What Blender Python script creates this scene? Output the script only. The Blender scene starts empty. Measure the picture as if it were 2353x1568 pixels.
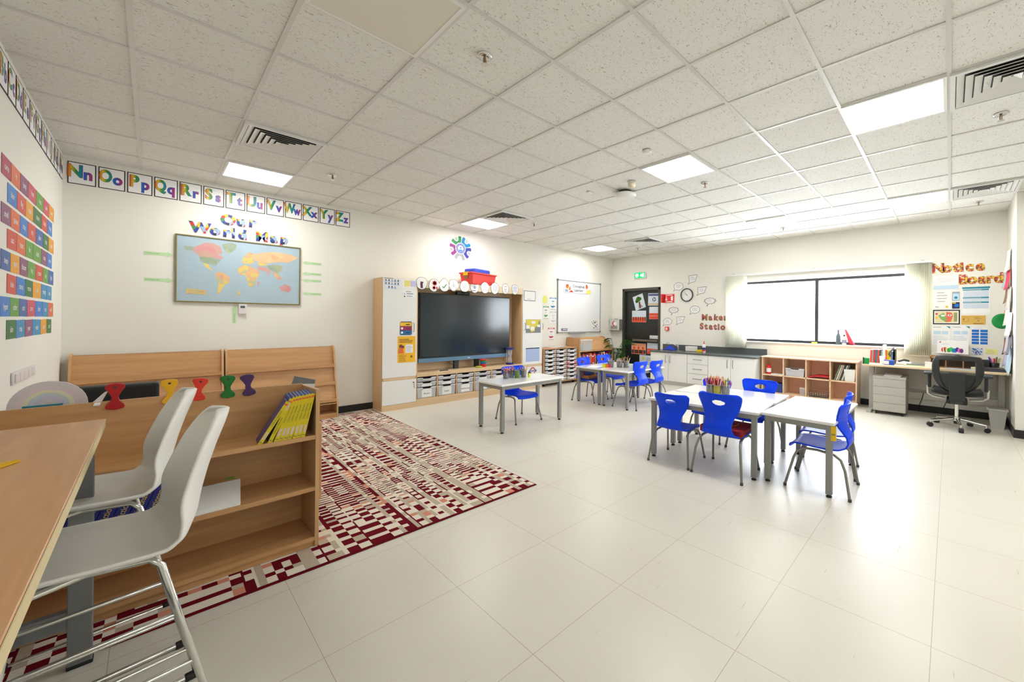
import bpy, math, random
from mathutils import Matrix, Vector
rnd = random.Random(7)
sc = bpy.context.scene
col = sc.collection
PI = math.pi

# ------------------------------------------------------------------ camera, sky, exposure
H = 3.0                                   # ceiling height
F_PX, CX, CY = 915.1, 1325.6, 736.9       # focal length and principal point for 2353 x 1568
YAW, ROLL = 0.8176, 0.0087
cd = bpy.data.cameras.new('camera'); cam = bpy.data.objects.new('camera', cd); col.objects.link(cam)
fw = Vector((math.sin(YAW), math.cos(YAW), 0)); r0 = Vector((math.cos(YAW), -math.sin(YAW), 0)); u0 = Vector((0, 0, 1))
rt = r0*math.cos(ROLL) + u0*math.sin(ROLL); up = -r0*math.sin(ROLL) + u0*math.cos(ROLL)
mw = Matrix.Identity(4)
for i in range(3):
    mw[i][0] = rt[i]; mw[i][1] = up[i]; mw[i][2] = -fw[i]
mw[0][3], mw[1][3], mw[2][3] = 0.0927, -1.8161, H-1.6158
cam.matrix_world = mw
cd.sensor_fit = 'HORIZONTAL'; cd.sensor_width = 36; cd.lens = F_PX/2353*36
cd.shift_x = (1176.5-CX)/2353; cd.shift_y = (CY-784)/2353
cd.clip_start = .02; cd.clip_end = 200
sc.camera = cam

w = bpy.data.worlds.new('sky'); sc.world = w; w.use_nodes = True
bg = w.node_tree.nodes['Background']
bg.inputs['Color'].default_value = (.86, .93, 1, 1); bg.inputs['Strength'].default_value = 7.0
sc.view_settings.view_transform = 'Standard'; sc.view_settings.look = 'None'
sc.view_settings.gamma = 1; sc.view_settings.exposure = 1.12; sc.view_settings.use_curve_mapping = False
LAMP = 12.5                               # emission of the ceiling panels
pl = bpy.data.lights.new('window_portal', 'AREA'); pl.shape = 'RECTANGLE'; pl.size = 2.7; pl.size_y = 1.25
pl.cycles.is_portal = True
po = bpy.data.objects.new('window_portal', pl); col.objects.link(po)
po.location = (8.55, .01, 1.6); po.rotation_euler = (0, PI/2, 0); po.rotation_euler = (0, PI/2, 0)
pl.size, pl.size_y = 1.25, 3.15

# ------------------------------------------------------------------ materials
def lin(c):
    return tuple((x/255/12.92 if x/255 <= .04045 else ((x/255+.055)/1.055)**2.4) for x in c) + (1,)
_m = {}
def M(name, c=(200, 200, 200), rough=.5, metal=0., spec=.5, noise=0., nscale=8., alpha=1., emit=0., trans=0., coat=0.):
    if name in _m: return _m[name]
    m = bpy.data.materials.new(name); m.use_nodes = True; nt = m.node_tree; b = nt.nodes['Principled BSDF']
    b.inputs['Base Color'].default_value = lin(c); b.inputs['Roughness'].default_value = rough
    b.inputs['Metallic'].default_value = metal; b.inputs['Specular IOR Level'].default_value = spec
    b.inputs['Alpha'].default_value = alpha; b.inputs['Transmission Weight'].default_value = trans
    b.inputs['Coat Weight'].default_value = coat
    if emit:
        b.inputs['Emission Color'].default_value = lin(c); b.inputs['Emission Strength'].default_value = emit
    if noise:
        tc = nt.nodes.new('ShaderNodeTexCoord'); n = nt.nodes.new('ShaderNodeTexNoise'); n.inputs['Scale'].default_value = nscale
        mx = nt.nodes.new('ShaderNodeMixRGB'); mx.blend_type = 'MULTIPLY'; mx.inputs[0].default_value = 1
        rp = nt.nodes.new('ShaderNodeValToRGB'); lo = 1-noise
        rp.color_ramp.elements[0].color = (lo, lo, lo, 1); rp.color_ramp.elements[0].position = .3; rp.color_ramp.elements[1].position = .7
        nt.links.new(tc.outputs['Object'], n.inputs['Vector']); nt.links.new(n.outputs['Fac'], rp.inputs[0])
        mx.inputs[1].default_value = lin(c); nt.links.new(rp.outputs[0], mx.inputs[2]); nt.links.new(mx.outputs[0], b.inputs['Base Color'])
    _m[name] = m; return m

def nodes_of(name, rough=.5):
    m = bpy.data.materials.new(name); m.use_nodes = True; nt = m.node_tree; b = nt.nodes['Principled BSDF']
    b.inputs['Roughness'].default_value = rough; _m[name] = m
    return m, nt, b, (lambda t: nt.nodes.new('ShaderNode'+t)), nt.links.new

def wood(name, c1, c2, axis='x', rough=.45):
    if name in _m: return _m[name]
    m, nt, b, N, L = nodes_of(name, rough)
    tc = N('TexCoord'); mp = N('Mapping'); n = N('TexNoise'); rp = N('ValToRGB')
    mp.inputs['Scale'].default_value = {'x': (1.2, 16, 16), 'y': (16, 1.2, 16), 'z': (16, 16, 1.2)}[axis]
    n.inputs['Scale'].default_value = 1.6; n.inputs['Detail'].default_value = 5; n.inputs['Distortion'].default_value = .6
    rp.color_ramp.elements[0].position = .3; rp.color_ramp.elements[1].position = .72
    rp.color_ramp.elements[0].color = lin(c1); rp.color_ramp.elements[1].color = lin(c2)
    L(tc.outputs['Object'], mp.inputs['Vector']); L(mp.outputs[0], n.inputs['Vector']); L(n.outputs['Fac'], rp.inputs[0]); L(rp.outputs[0], b.inputs['Base Color'])
    return m

def patch(name, cols, scale=30, rough=.5):
    """patchwork of flat colours (voronoi cells)"""
    if name in _m: return _m[name]
    m, nt, b, N, L = nodes_of(name, rough)
    tc = N('TexCoord'); v = N('TexVoronoi'); v.inputs['Scale'].default_value = scale; rp = N('ValToRGB'); s = N('SeparateColor')
    rp.color_ramp.interpolation = 'CONSTANT'; e = rp.color_ramp.elements
    e[0].color = lin(cols[0]); e[1].position = 1/len(cols); e[1].color = lin(cols[1])
    for i, c in enumerate(cols[2:], 2):
        k = e.new(i/len(cols)); k.color = lin(c)
    L(tc.outputs['Object'], v.inputs['Vector']); L(v.outputs['Color'], s.inputs[0]); L(s.outputs[0], rp.inputs[0]); L(rp.outputs[0], b.inputs['Base Color'])
    return m

def rainbow():
    m, nt, b, N, L = nodes_of('rainbow_ink', .35)
    tc = N('TexCoord'); s = N('SeparateXYZ'); rp = N('ValToRGB'); e = rp.color_ramp.elements
    cs = [(196, 30, 45), (225, 190, 30), (40, 140, 50), (20, 135, 140), (35, 90, 200), (95, 60, 150), (190, 40, 120)]
    e[0].color = lin(cs[0]); e[1].color = lin(cs[-1])
    for i, c in enumerate(cs[1:-1], 1):
        k = e.new(i/6); k.color = lin(c)
    L(tc.outputs['Generated'], s.inputs[0]); L(s.outputs[0], rp.inputs[0]); L(rp.outputs[0], b.inputs['Base Color'])
    return m

def floor_mat():
    m, nt, b, N, L = nodes_of('vinyl_floor', .3)
    tc = N('TexCoord'); sp = N('SeparateXYZ'); L(tc.outputs['Object'], sp.inputs[0])
    def seam(out, off):
        a = N('Math'); a.operation = 'SUBTRACT'; a.inputs[1].default_value = off; L(sp.outputs[out], a.inputs[0])
        d = N('Math'); d.operation = 'DIVIDE'; d.inputs[1].default_value = .6; L(a.outputs[0], d.inputs[0])
        p = N('Math'); p.operation = 'PINGPONG'; p.inputs[1].default_value = .5; L(d.outputs[0], p.inputs[0])
        l = N('Math'); l.operation = 'LESS_THAN'; l.inputs[1].default_value = .0022; L(p.outputs[0], l.inputs[0])
        return l
    a, c = seam(0, .58), seam(1, .035)
    mxs = N('Math'); mxs.operation = 'MAXIMUM'; L(a.outputs[0], mxs.inputs[0]); L(c.outputs[0], mxs.inputs[1])
    n1 = N('TexNoise'); n1.inputs['Scale'].default_value = .9; L(tc.outputs['Object'], n1.inputs['Vector'])
    r1 = N('ValToRGB'); r1.color_ramp.elements[0].color = lin((214, 209, 196)); r1.color_ramp.elements[1].color = lin((220, 215, 204))
    r1.color_ramp.elements[0].position = .35; r1.color_ramp.elements[1].position = .65; L(n1.outputs['Fac'], r1.inputs[0])
    mp = N('Mapping'); mp.inputs['Scale'].default_value = (1.6, 26, 1); L(tc.outputs['Object'], mp.inputs['Vector'])
    n2 = N('TexNoise'); n2.inputs['Scale'].default_value = 3.2; n2.inputs['Detail'].default_value = 3; L(mp.outputs[0], n2.inputs['Vector'])
    r2 = N('ValToRGB'); r2.color_ramp.elements[0].position = .70; r2.color_ramp.elements[1].position = .76; L(n2.outputs['Fac'], r2.inputs[0])
    x1 = N('MixRGB'); x1.inputs[2].default_value = lin((188, 172, 140)); L(r2.outputs[0], x1.inputs[0]); L(r1.outputs[0], x1.inputs[1])
    x2 = N('MixRGB'); x2.inputs[2].default_value = lin((176, 166, 144)); L(mxs.outputs[0], x2.inputs[0]); L(x1.outputs[0], x2.inputs[1])
    L(x2.outputs[0], b.inputs['Base Color'])
    b.inputs['Roughness'].default_value = .32
    return m

def tile_mat():
    m, nt, b, N, L = nodes_of('fissured_tile', .9)
    tc = N('TexCoord'); mp = N('Mapping'); mp.inputs['Scale'].default_value = (1, 2.2, 1); L(tc.outputs['Object'], mp.inputs['Vector'])
    n = N('TexNoise'); n.inputs['Scale'].default_value = 42; n.inputs['Detail'].default_value = 2; n.inputs['Distortion'].default_value = 1.6
    L(mp.outputs[0], n.inputs['Vector'])
    r = N('ValToRGB'); r.color_ramp.elements[0].position = .335; r.color_ramp.elements[1].position = .375
    r.color_ramp.elements[0].color = lin((182, 176, 162)); r.color_ramp.elements[1].color = lin((233, 233, 228)); L(n.outputs['Fac'], r.inputs[0])
    L(r.outputs[0], b.inputs['Base Color'])
    return m

WALL = M('wall_paint', (236, 234, 225), .75, noise=.02, nscale=1.5)
BEECH = wood('beech_x', (192, 144, 94), (210, 164, 114), 'x')
BEECHY = wood('beech_y', (196, 150, 102), (214, 172, 124), 'y')
BEECHZ = wood('beech_z', (196, 152, 104), (213, 170, 122), 'z')
MAPLE = wood('maple_x', (214, 182, 140), (226, 196, 156), 'x')
MAPLEZ = wood('maple_z', (206, 168, 120), (216, 180, 134), 'z')
PEACH = wood('peach_z', (236, 182, 148), (242, 194, 162), 'x')
PEACHL = wood('peach_l', (232, 196, 160), (240, 208, 174), 'x')
WHITE = M('white_laminate', (236, 236, 232), .35)
PAPER = M('white_paper', (240, 240, 238), .6)
GREY = M('grey_steel', (158, 160, 160), .4, .3)
LEGG = M('leg_grey', (150, 151, 148), .42, .45)
DARK = M('dark_metal', (52, 52, 50), .45)
BLACK = M('black_plastic', (24, 24, 25), .5)
BLUE = M('blue_plastic', (0, 70, 250), .42, spec=.25, noise=.05, nscale=30)
CHROME = M('chrome', (215, 215, 212), .12, 1.)
TOPW = M('white_table_top', (238, 238, 236), .16, coat=.3)
TRAY = M('clear_tray', (222, 222, 226), .3, alpha=.62)
CLEAR = M('clear_plastic', (232, 236, 238), .15, alpha=.32)
RED = M('red_plastic', (222, 40, 40), .4)
YEL = M('yellow_plastic', (240, 200, 30), .45)
GREEN = M('green_plastic', (20, 150, 70), .45)
PURP = M('purple_plastic', (92, 40, 120), .45)
ORANGE = M('orange_paint', (230, 110, 40), .5)
INK = M('black_ink', (30, 30, 34), .6)
GINK = M('grey_ink', (150, 152, 158), .7)
TEAL = M('teal_ink', (28, 138, 160), .6)
SKYB = M('sky_blue_ink', (20, 110, 200), .6)
NAVY = M('navy_plastic', (34, 40, 130), .45)
RAIN = rainbow()
FLAGS = patch('flag_patchwork', [(205, 35, 40), (245, 200, 30), (40, 60, 150), (150, 178, 208), (60, 130, 60), (30, 34, 60), (235, 190, 40), (220, 60, 50)], 24)
DOTS = patch('donut_patchwork', [(190, 40, 50), (230, 190, 60), (150, 30, 60), (235, 200, 200), (120, 60, 40), (200, 70, 60), (150, 130, 40)], 48)
MAKER = patch('maker_patchwork', [(190, 60, 70), (150, 140, 60), (200, 90, 110), (110, 100, 90), (170, 60, 80), (160, 150, 70)], 40)

# ------------------------------------------------------------------ mesh builder
_txt = {}
def text_mesh(s, bold=0., align='CENTER'):
    k = (s, bold, align)
    if k not in _txt:
        c = bpy.data.curves.new('t', 'FONT'); c.body = s; c.size = 1; c.offset = bold; c.align_x = align; c.resolution_u = 3
        o = bpy.data.objects.new('t', c); me = bpy.data.meshes.new_from_object(o)
        _txt[k] = ([tuple(v.co) for v in me.vertices], [tuple(p.vertices) for p in me.polygons])
        bpy.data.meshes.remove(me); bpy.data.objects.remove(o); bpy.data.curves.remove(c)
    return _txt[k]

class MB:
    def __init__(s): s.v = []; s.f = []; s.mi = []; s.mats = []; s.sm = []
    def add(s, vs, fs, mat, smooth=False, X=None):
        if mat not in s.mats: s.mats.append(mat)
        i = s.mats.index(mat); n = len(s.v)
        s.v += [tuple(X @ Vector(p)) for p in vs] if X is not None else [tuple(p) for p in vs]
        for f in fs: s.f.append(tuple(n+k for k in f)); s.mi.append(i); s.sm.append(smooth)
        return s
    def box(s, a, b, mat, X=None):
        x0, y0, z0 = a; x1, y1, z1 = b
        return s.add([(x0, y0, z0), (x1, y0, z0), (x1, y1, z0), (x0, y1, z0), (x0, y0, z1), (x1, y0, z1), (x1, y1, z1), (x0, y1, z1)],
                     [(0, 3, 2, 1), (4, 5, 6, 7), (0, 1, 5, 4), (1, 2, 6, 5), (2, 3, 7, 6), (3, 0, 4, 7)], mat, X=X)
    def cbox(s, c, d, mat, X=None):
        return s.box([c[i]-d[i]/2 for i in range(3)], [c[i]+d[i]/2 for i in range(3)], mat, X)
    def prism(s, poly, ax, lo, hi, mat, X=None, smooth=False):
        """poly in the two axes other than ax (x: yz, y: xz, z: xy), extruded lo..hi along ax"""
        g = {'x': lambda p, t: (t, p[0], p[1]), 'y': lambda p, t: (p[0], t, p[1]), 'z': lambda p, t: (p[0], p[1], t)}[ax]
        n = len(poly); vs = [g(p, lo) for p in poly] + [g(p, hi) for p in poly]
        fs = [tuple(range(n)), tuple(range(2*n-1, n-1, -1))] + [(i, n+i, n+(i+1) % n, (i+1) % n) for i in range(n)]
        area = sum(poly[i][0]*poly[(i+1) % n][1]-poly[(i+1) % n][0]*poly[i][1] for i in range(n))
        if (area > 0) == (ax != 'y'): fs = [f[::-1] for f in fs]
        return s.add(vs, fs, mat, smooth, X)
    def tube(s, pts, r, mat, n=8, X=None):
        P = [Vector(p) for p in pts]; R = r if isinstance(r, (list, tuple)) else [r]*len(P)
        vs = []; d0 = (P[1]-P[0]).normalized(); a = d0.orthogonal().normalized()
        for i, p in enumerate(P):
            t = (P[min(i+1, len(P)-1)]-P[max(i-1, 0)]).normalized()
            a = (a-t*a.dot(t)).normalized(); b = t.cross(a)
            vs += [tuple(p+R[i]*(math.cos(2*PI*k/n)*a+math.sin(2*PI*k/n)*b)) for k in range(n)]
        m = len(P); fs = [(i*n+k, i*n+(k+1) % n, (i+1)*n+(k+1) % n, (i+1)*n+k) for i in range(m-1) for k in range(n)]
        s.add(vs, fs, mat, True, X)
        return s.add([vs[k] for k in range(n)]+[vs[(m-1)*n+k] for k in range(n)], [tuple(range(n-1, -1, -1)), tuple(range(n, 2*n))], mat, False, X)
    def lathe(s, prof, mat, n=20, c=(0, 0, 0), X=None, smooth=True):
        vs = [(c[0]+r*math.cos(2*PI*k/n), c[1]+r*math.sin(2*PI*k/n), c[2]+z) for r, z in prof for k in range(n)]
        fs = [(i*n+k, i*n+(k+1) % n, (i+1)*n+(k+1) % n, (i+1)*n+k) for i in range(len(prof)-1) for k in range(n)]
        s.add(vs, fs, mat, smooth, X)
        m = len(prof)-1
        if prof[0][0] > 1e-5: s.add(vs[:n], [tuple(range(n-1, -1, -1))], mat, False, X)
        if prof[m][0] > 1e-5: s.add(vs[m*n:], [tuple(range(n))], mat, False, X)
        return s
    def cyl(s, c, r, h, mat, n=16, r2=None, X=None): return s.lathe([(r, 0), (r if r2 is None else r2, h)], mat, n, c, X)
    def ball(s, c, r, mat, n=14, X=None):
        rx, ry, rz = r if isinstance(r, tuple) else (r, r, r); k = 8
        vs = [(c[0]+rx*math.sin(PI*i/k)*math.cos(2*PI*j/n), c[1]+ry*math.sin(PI*i/k)*math.sin(2*PI*j/n), c[2]-rz*math.cos(PI*i/k)) for i in range(k+1) for j in range(n)]
        return s.add(vs, [(i*n+j, i*n+(j+1) % n, (i+1)*n+(j+1) % n, (i+1)*n+j) for i in range(k) for j in range(n)], mat, True, X)
    def grid(s, fn, nu, nv, mat, X=None, keep=None, snap=None):
        idx = {}; vs = []
        for i in range(nu+1):
            for j in range(nv+1):
                idx[i, j] = len(vs); uv = (i/nu, j/nv)
                if snap: uv = snap(*uv)
                vs.append(fn(*uv))
        fs = [(idx[i, j], idx[i+1, j], idx[i+1, j+1], idx[i, j+1]) for i in range(nu) for j in range(nv) if keep is None or keep((i+.5)/nu, (j+.5)/nv)]
        used = sorted({k for f in fs for k in f}); mp = {k: q for q, k in enumerate(used)}
        return s.add([vs[k] for k in used], [tuple(mp[k] for k in f) for f in fs], mat, True, X)
    def text(s, t, size, mat, x=0, y=0, z=0, bold=0., X=None, sx=1., align='CENTER', rot=0.):
        vs, fs = text_mesh(t, bold, align); c, q = math.cos(rot), math.sin(rot)
        s.add([(x+size*(sx*a*c-b*q), y+size*(sx*a*q+b*c), z) for a, b, _ in vs], fs, mat, False, X)
        return s
    def rect(s, x0, y0, x1, y1, z, mat): return s.add([(x0, y0, z), (x1, y0, z), (x1, y1, z), (x0, y1, z)], [(0, 1, 2, 3)], mat)
    def poly(s, pts, z, mat):
        n = len(pts); ar = sum(pts[i][0]*pts[(i+1) % n][1]-pts[(i+1) % n][0]*pts[i][1] for i in range(n))
        return s.add([(a, b, z) for a, b in pts], [tuple(range(n)) if ar > 0 else tuple(range(n-1, -1, -1))], mat)
    def disc(s, x, y, r, z, mat, n=20, ry=None): return s.poly([(x+r*math.cos(2*PI*k/n), y+(ry or r)*math.sin(2*PI*k/n)) for k in range(n)], z, mat)
    def build(s, name, parent=None, bevel=0., solid=0., sub=0, label=None, X=None):
        me = bpy.data.meshes.new(name); me.from_pydata(s.v, [], s.f)
        for m in s.mats: me.materials.append(m)
        me.polygons.foreach_set('material_index', s.mi); me.polygons.foreach_set('use_smooth', s.sm); me.update()
        o = bpy.data.objects.new(name, me); col.objects.link(o)
        if parent is not None: o.parent = parent
        if X is not None: o.matrix_local = X
        if solid:
            d = o.modifiers.new('solid', 'SOLIDIFY'); d.thickness = solid; d.offset = 0
        if sub:
            d = o.modifiers.new('sub', 'SUBSURF'); d.levels = sub; d.render_levels = sub
        if bevel:
            d = o.modifiers.new('bev', 'BEVEL'); d.width = bevel; d.segments = 2; d.limit_method = 'ANGLE'
        if label: o['label'] = label
        return o

def tag(o, label, cat, group=None, kind=None):
    o['label'] = label; o['category'] = cat
    if group: o['group'] = group
    if kind: o['kind'] = kind
    return o
def struct(o): o['kind'] = 'structure'; return o
def P3(x, y, z, rz=0., s=1.): return Matrix.Translation((x, y, z)) @ Matrix.Rotation(rz, 4, 'Z') @ Matrix.Scale(s, 4)
def thing(name, label, cat, X=None, group=None, kind=None):
    o = bpy.data.objects.new(name, None); o.empty_display_size = .05; col.objects.link(o)
    if X is not None: o.matrix_world = X
    return tag(o, label, cat, group, kind)
def dup(root, X, label=None, group=None):
    r = root.copy(); col.objects.link(r); r.matrix_world = X
    if label: r['label'] = label
    if group: r['group'] = group
    for ch in list(root.children):
        c = ch.copy(); col.objects.link(c); c.parent = r
        for g in list(ch.children):
            d = g.copy(); col.objects.link(d); d.parent = c
    return r
def axes(o, x, y, z):
    m = Matrix.Identity(4)
    for i in range(3): m[i][0] = x[i]; m[i][1] = y[i]; m[i][2] = z[i]; m[i][3] = o[i]
    return m
YB, XR, XL, YS = 4.68, 8.38, -.53, -2.4           # long wall, window wall, left wall, alcove wall
def on_back(x, z, off=.001, rot=0.): return axes((x, YB-off, z), (1, 0, 0), (0, 0, 1), (0, -1, 0)) @ Matrix.Rotation(rot, 4, 'Z')
def on_right(y, z, off=.001, rot=0.): return axes((XR-off, y, z), (0, -1, 0), (0, 0, 1), (-1, 0, 0)) @ Matrix.Rotation(rot, 4, 'Z')
def on_left(y, z, off=.001, rot=0.): return axes((XL+off, y, z), (0, 1, 0), (0, 0, 1), (1, 0, 0)) @ Matrix.Rotation(rot, 4, 'Z')
def on_plane(x, y, z, rot=0.): return axes((x, y, z), (1, 0, 0), (0, 0, 1), (0, -1, 0)) @ Matrix.Rotation(rot, 4, 'Z')
def sheet(w, h, mat=None, t=.0015):
    return MB().box((-w/2, -h/2, 0), (w/2, h/2, t), mat or PAPER)
def lines(mb, x0, x1, y0, y1, n, mat=None, th=.35, z=.002, seed=1):
    r = random.Random(seed); st = (y1-y0)/n
    for i in range(n):
        y = y1-(i+.5)*st; mb.rect(x0, y-st*th/2, x0+(x1-x0)*r.uniform(.65, 1), y+st*th/2, z, mat or GINK)
    return mb

# ------------------------------------------------------------------ the room
FY = -5.2
struct(MB().box((-.8, FY-.2, -.1), (8.7, 5.0, 0), floor_mat()).build('floor'))
cl = struct(MB().box((-.8, FY-.2, 3.006), (8.7, 5.0, 3.06), tile_mat()).build('ceiling'))
g = MB(); GB = M('ceiling_grid_white', (216, 215, 210), .3)
for i in range(0, 14): g.box((i*.6-.012, FY, 2.999), (i*.6+.012, YB, 3.006), GB)
for j in range(-8, 8): g.box((XL, j*.6-.012, 2.9985), (XR, j*.6+.012, 3.006), GB)
g.build('grid', cl)
struct(MB().box((-.8, YB, 0), (8.6, YB+.15, 3.006), WALL).build('wall_back'))
struct(MB().box((XL-.15, FY, 0), (XL, YB, 3.006), WALL).build('wall_left'))
struct(MB().box((XL-.15, FY-.15, 0), (8.6, FY, 3.006), WALL).build('wall_front'))
struct(MB().box((7.3, FY, 0), (8.6, YS, 3.006), WALL).build('wall_pillar'))
WY0, WY1, WZ0, WZ1 = -1.54, 1.56, 1.0, 2.2
DY0, DY1, DZ = 3.23, 4.335, 2.2
wr = MB()
for y0, y1, z0, z1 in [(YS, WY0, 0, 3.006), (WY0, WY1, 0, WZ0), (WY0, WY1, WZ1, 3.006), (WY1, DY0, 0, 3.006), (DY0, DY1, DZ, 3.006), (DY1, YB, 0, 3.006)]:
    wr.box((XR, y0, z0), (XR+.2, y1, z1), WALL)
struct(wr.build('wall_right'))
SK = M('black_skirting', (20, 20, 21), .4)
struct(MB().box((XL, YB-.012, 0), (XR, YB, .1), SK).build('baseboard_back'))
struct(MB().box((XR-.012, YS, 0), (XR, DY0, .1), SK).build('baseboard_right'))
struct(MB().box((XL, FY, 0), (XL+.012, YB, .1), SK).build('baseboard_left'))
struct(MB().box((7.288, FY, 0), (7.3, YS+.012, .1), SK).box((7.3, YS, 0), (XR, YS+.012, .1), SK).build('baseboard_pillar'))

# window: dark aluminium frame with a mullion, two panes, white sill board
FR = M('window_frame', (70, 70, 74), .45)
wn = struct(MB().box((8.45, WY0, 2.155), (8.51, WY1, 2.2), FR).box((8.45, WY0, 1.0), (8.51, WY1, 1.045), FR)
            .box((8.45, WY0, 1.0), (8.51, WY0+.045, 2.2), FR).box((8.45, WY1-.045, 1.0), (8.51, WY1, 2.2), FR).build('window_1'))
MB().box((8.445, -.05, 1.0), (8.515, .005, 2.2), FR).build('mullion', wn)
gm, nt, b_, N, L = nodes_of('window_glass', .02)
tr = N('BsdfTransparent'); gl = N('BsdfGlossy'); gl.inputs['Roughness'].default_value = .02; mx = N('MixShader'); mx.inputs[0].default_value = .05
L(tr.outputs[0], mx.inputs[1]); L(gl.outputs[0], mx.inputs[2]); L(mx.outputs[0], nt.nodes['Material Output'].inputs[0])
MB().box((8.478, WY0+.045, 1.045), (8.484, -.05, 2.155), gm).build('pane', wn)
MB().box((8.478, .005, 1.045), (8.484, WY1-.045, 2.155), gm).build('pane', wn)
struct(MB().box((8.35, WY0-.02, .975), (8.45, WY1+.02, 1.0), WHITE).build('trim_1', bevel=.004))

# door: black leaf in a dark steel frame
dr = struct(MB().box((8.44, DY0+.05, 0), (8.49, DY1-.05, 2.14), M('door_black', (33, 35, 33), .32)).build('door_1'))
DF = M('door_frame', (62, 62, 54), .45)
MB().box((8.365, DY0-.005, 0), (8.5, DY0+.05, 2.2), DF).box((8.365, DY1-.05, 0), (8.5, DY1+.005, 2.2), DF).box((8.365, DY0, 2.14), (8.5, DY1, 2.205), DF).build('frame', dr)
MB().box((8.36, DY0+.07, .885), (8.42, DY1-.32, .93), M('push_bar', (120, 112, 98), .4, .3)).box((8.40, DY1-.34, .87), (8.44, DY1-.28, .945), DARK).box((8.40, DY0+.06, .87), (8.44, DY0+.1, .945), DARK).build('push_bar', dr)

# ceiling lights, air grilles, sprinklers
LM = M('lamp_panel', (255, 254, 251), .5, emit=LAMP)
def ceiling_light(x, y, label, lit=True):
    t = thing('ceiling_light', label, 'light', P3(x+.3, y+.3, 2.988), 'square panel lights in the ceiling' )
    f = MB()
    for a, b in [((-.29, -.29), (.29, -.27)), ((-.29, .27), (.29, .29)), ((-.29, -.27), (-.27, .27)), ((.27, -.27), (.29, .27))]:
        f.box((a[0], a[1], 0), (b[0], b[1], .012), WHITE)
    f.build('frame', t)
    MB().box((-.27, -.27, .003), (.27, .27, .01), LM if lit else M('lamp_off', (226, 222, 208), .5)).build('diffuser', t)
ceiling_light(.6, 3.6, 'lit square panel light above the alphabet cards, nearest the world map')
ceiling_light(3.6, 3.6, 'lit square panel light beside a grille, above the large black screen')
ceiling_light(6.6, 3.6, 'lit square panel light farthest away, above the wall whiteboard')
ceiling_light(3.6, 0, 'lit square panel light in the middle of the ceiling, above the front tables')
ceiling_light(3.6, -1.8, 'largest lit square panel light at upper right, next to the big air grille')
ceiling_light(6.6, -1.8, 'lit square panel light close to the window wall beside the far right grille')
ceiling_light(6.6, 0, 'lit square panel light lost in the glare in front of the window')
ceiling_light(.6, 0, 'unlit plain square panel at the top edge of the photo', False)
for x in (.6, 3.6):  # unseen lamps added to brighten the room from behind the camera
    ceiling_light(x, -4.2, 'added unseen fill panel light behind the camera, ' + ('nearest the left wall' if x < 1 else 'in the middle of the room'))

VW = M('grille_white', (230, 231, 228), .4); VD = M('grille_shadow', (60, 58, 52), .8)
def ceiling_vent(x, y, label):
    t = thing('ceiling_vent', label, 'air vent', P3(x+.3, y+.3, 2.98), 'square air grilles in the ceiling')
    f = MB()
    for a, b in [((-.295, -.295), (.295, -.268)), ((-.295, .268), (.295, .295)), ((-.295, -.268), (-.268, .268)), ((.268, -.268), (.295, .268))]:
        f.box((a[0], a[1], 0), (b[0], b[1], .018), VW)
    f.build('frame', t); MB().box((-.27, -.27, .0175), (.27, .27, .0195), VD).build('backing', t)
    for k in range(6):
        r = .264-.044*k; q = r-.038; m = MB()
        for s in range(4):
            m.add([(-r, -r, .002), (r, -r, .002), (q, -q, .0165), (-q, -q, .0165), (-r, -r, .004), (r, -r, .004), (q, -q, .0185), (-q, -q, .0185)],
                  [(0, 1, 2, 3), (7, 6, 5, 4), (0, 4, 5, 1), (3, 2, 6, 7)], VW, X=Matrix.Rotation(s*PI/2, 4, 'Z'))
        m.build('louvre', t)
ceiling_vent(.6, 2.4, 'white square air grille beside the lit panel above the world map')
ceiling_vent(3.6, 3.0, 'white square air grille touching the lit panel above the screen')
ceiling_vent(6.6, 2.4, 'white square air grille in the far corner above the black door')
ceiling_vent(3.6, -2.4, 'big white square air grille cut by the right edge of the photo')
ceiling_vent(6.6, -2.4, 'white square air grille near the right end of the window wall')

def sprinkler(x, y, label):
    t = thing('sprinkler', label, 'sprinkler', P3(x, y, 3.0), 'chrome sprinklers in the ceiling')
    MB().lathe([(.046, .003), (.044, -.004), (.034, -.008), (.022, -.004), (.012, -.004)], CHROME, 24).build('collar', t)
    MB().cyl((0, 0, -.045), .008, .045, M('brass', (150, 120, 90), .3, .9)).lathe([(.02, -.05), (.02, -.047)], CHROME, 16).tube([(-.009, 0, -.01), (-.014, 0, -.03), (-.005, 0, -.048)], .002, CHROME).tube([(.009, 0, -.01), (.014, 0, -.03), (.005, 0, -.048)], .002, CHROME).build('head', t)
for x, y, l in [(1.48, .28, 'chrome ceiling sprinkler nearest the camera, below the unlit panel'), (1.48, 3.29, 'chrome ceiling sprinkler right of the lit panel above the map'),
                (4.45, 3.27, 'chrome ceiling sprinkler beyond the grille above the screen'), (7.42, 3.23, 'chrome ceiling sprinkler in the far corner above the door'),
                (4.49, .28, 'chrome ceiling sprinkler beyond the middle lit panel'), (7.47, .28, 'chrome ceiling sprinkler in the glare close to the window'),
                (4.55, -2.09, 'chrome ceiling sprinkler below the big grille at right'), (7.56, -2.08, 'chrome ceiling sprinkler below the far right grille')]:
    sprinkler(x, y, l)
t = thing('smoke_detector', 'cream round smoke detector hanging from the middle of the ceiling', 'smoke detector', P3(3.89, .89, 3.0))
MB().lathe([(.05, 0), (.05, -.012)], WHITE, 24).build('base', t); MB().lathe([(.042, -.012), (.046, -.03), (.04, -.055), (.03, -.066), (0, -.068)], M('cream_plastic', (224, 216, 186), .5), 24).build('cover', t)
t = thing('wireless_router', 'white rounded network box on a shadow-coloured bracket under the ceiling', 'router', P3(4.12, 1.15, 3.0))
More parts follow.
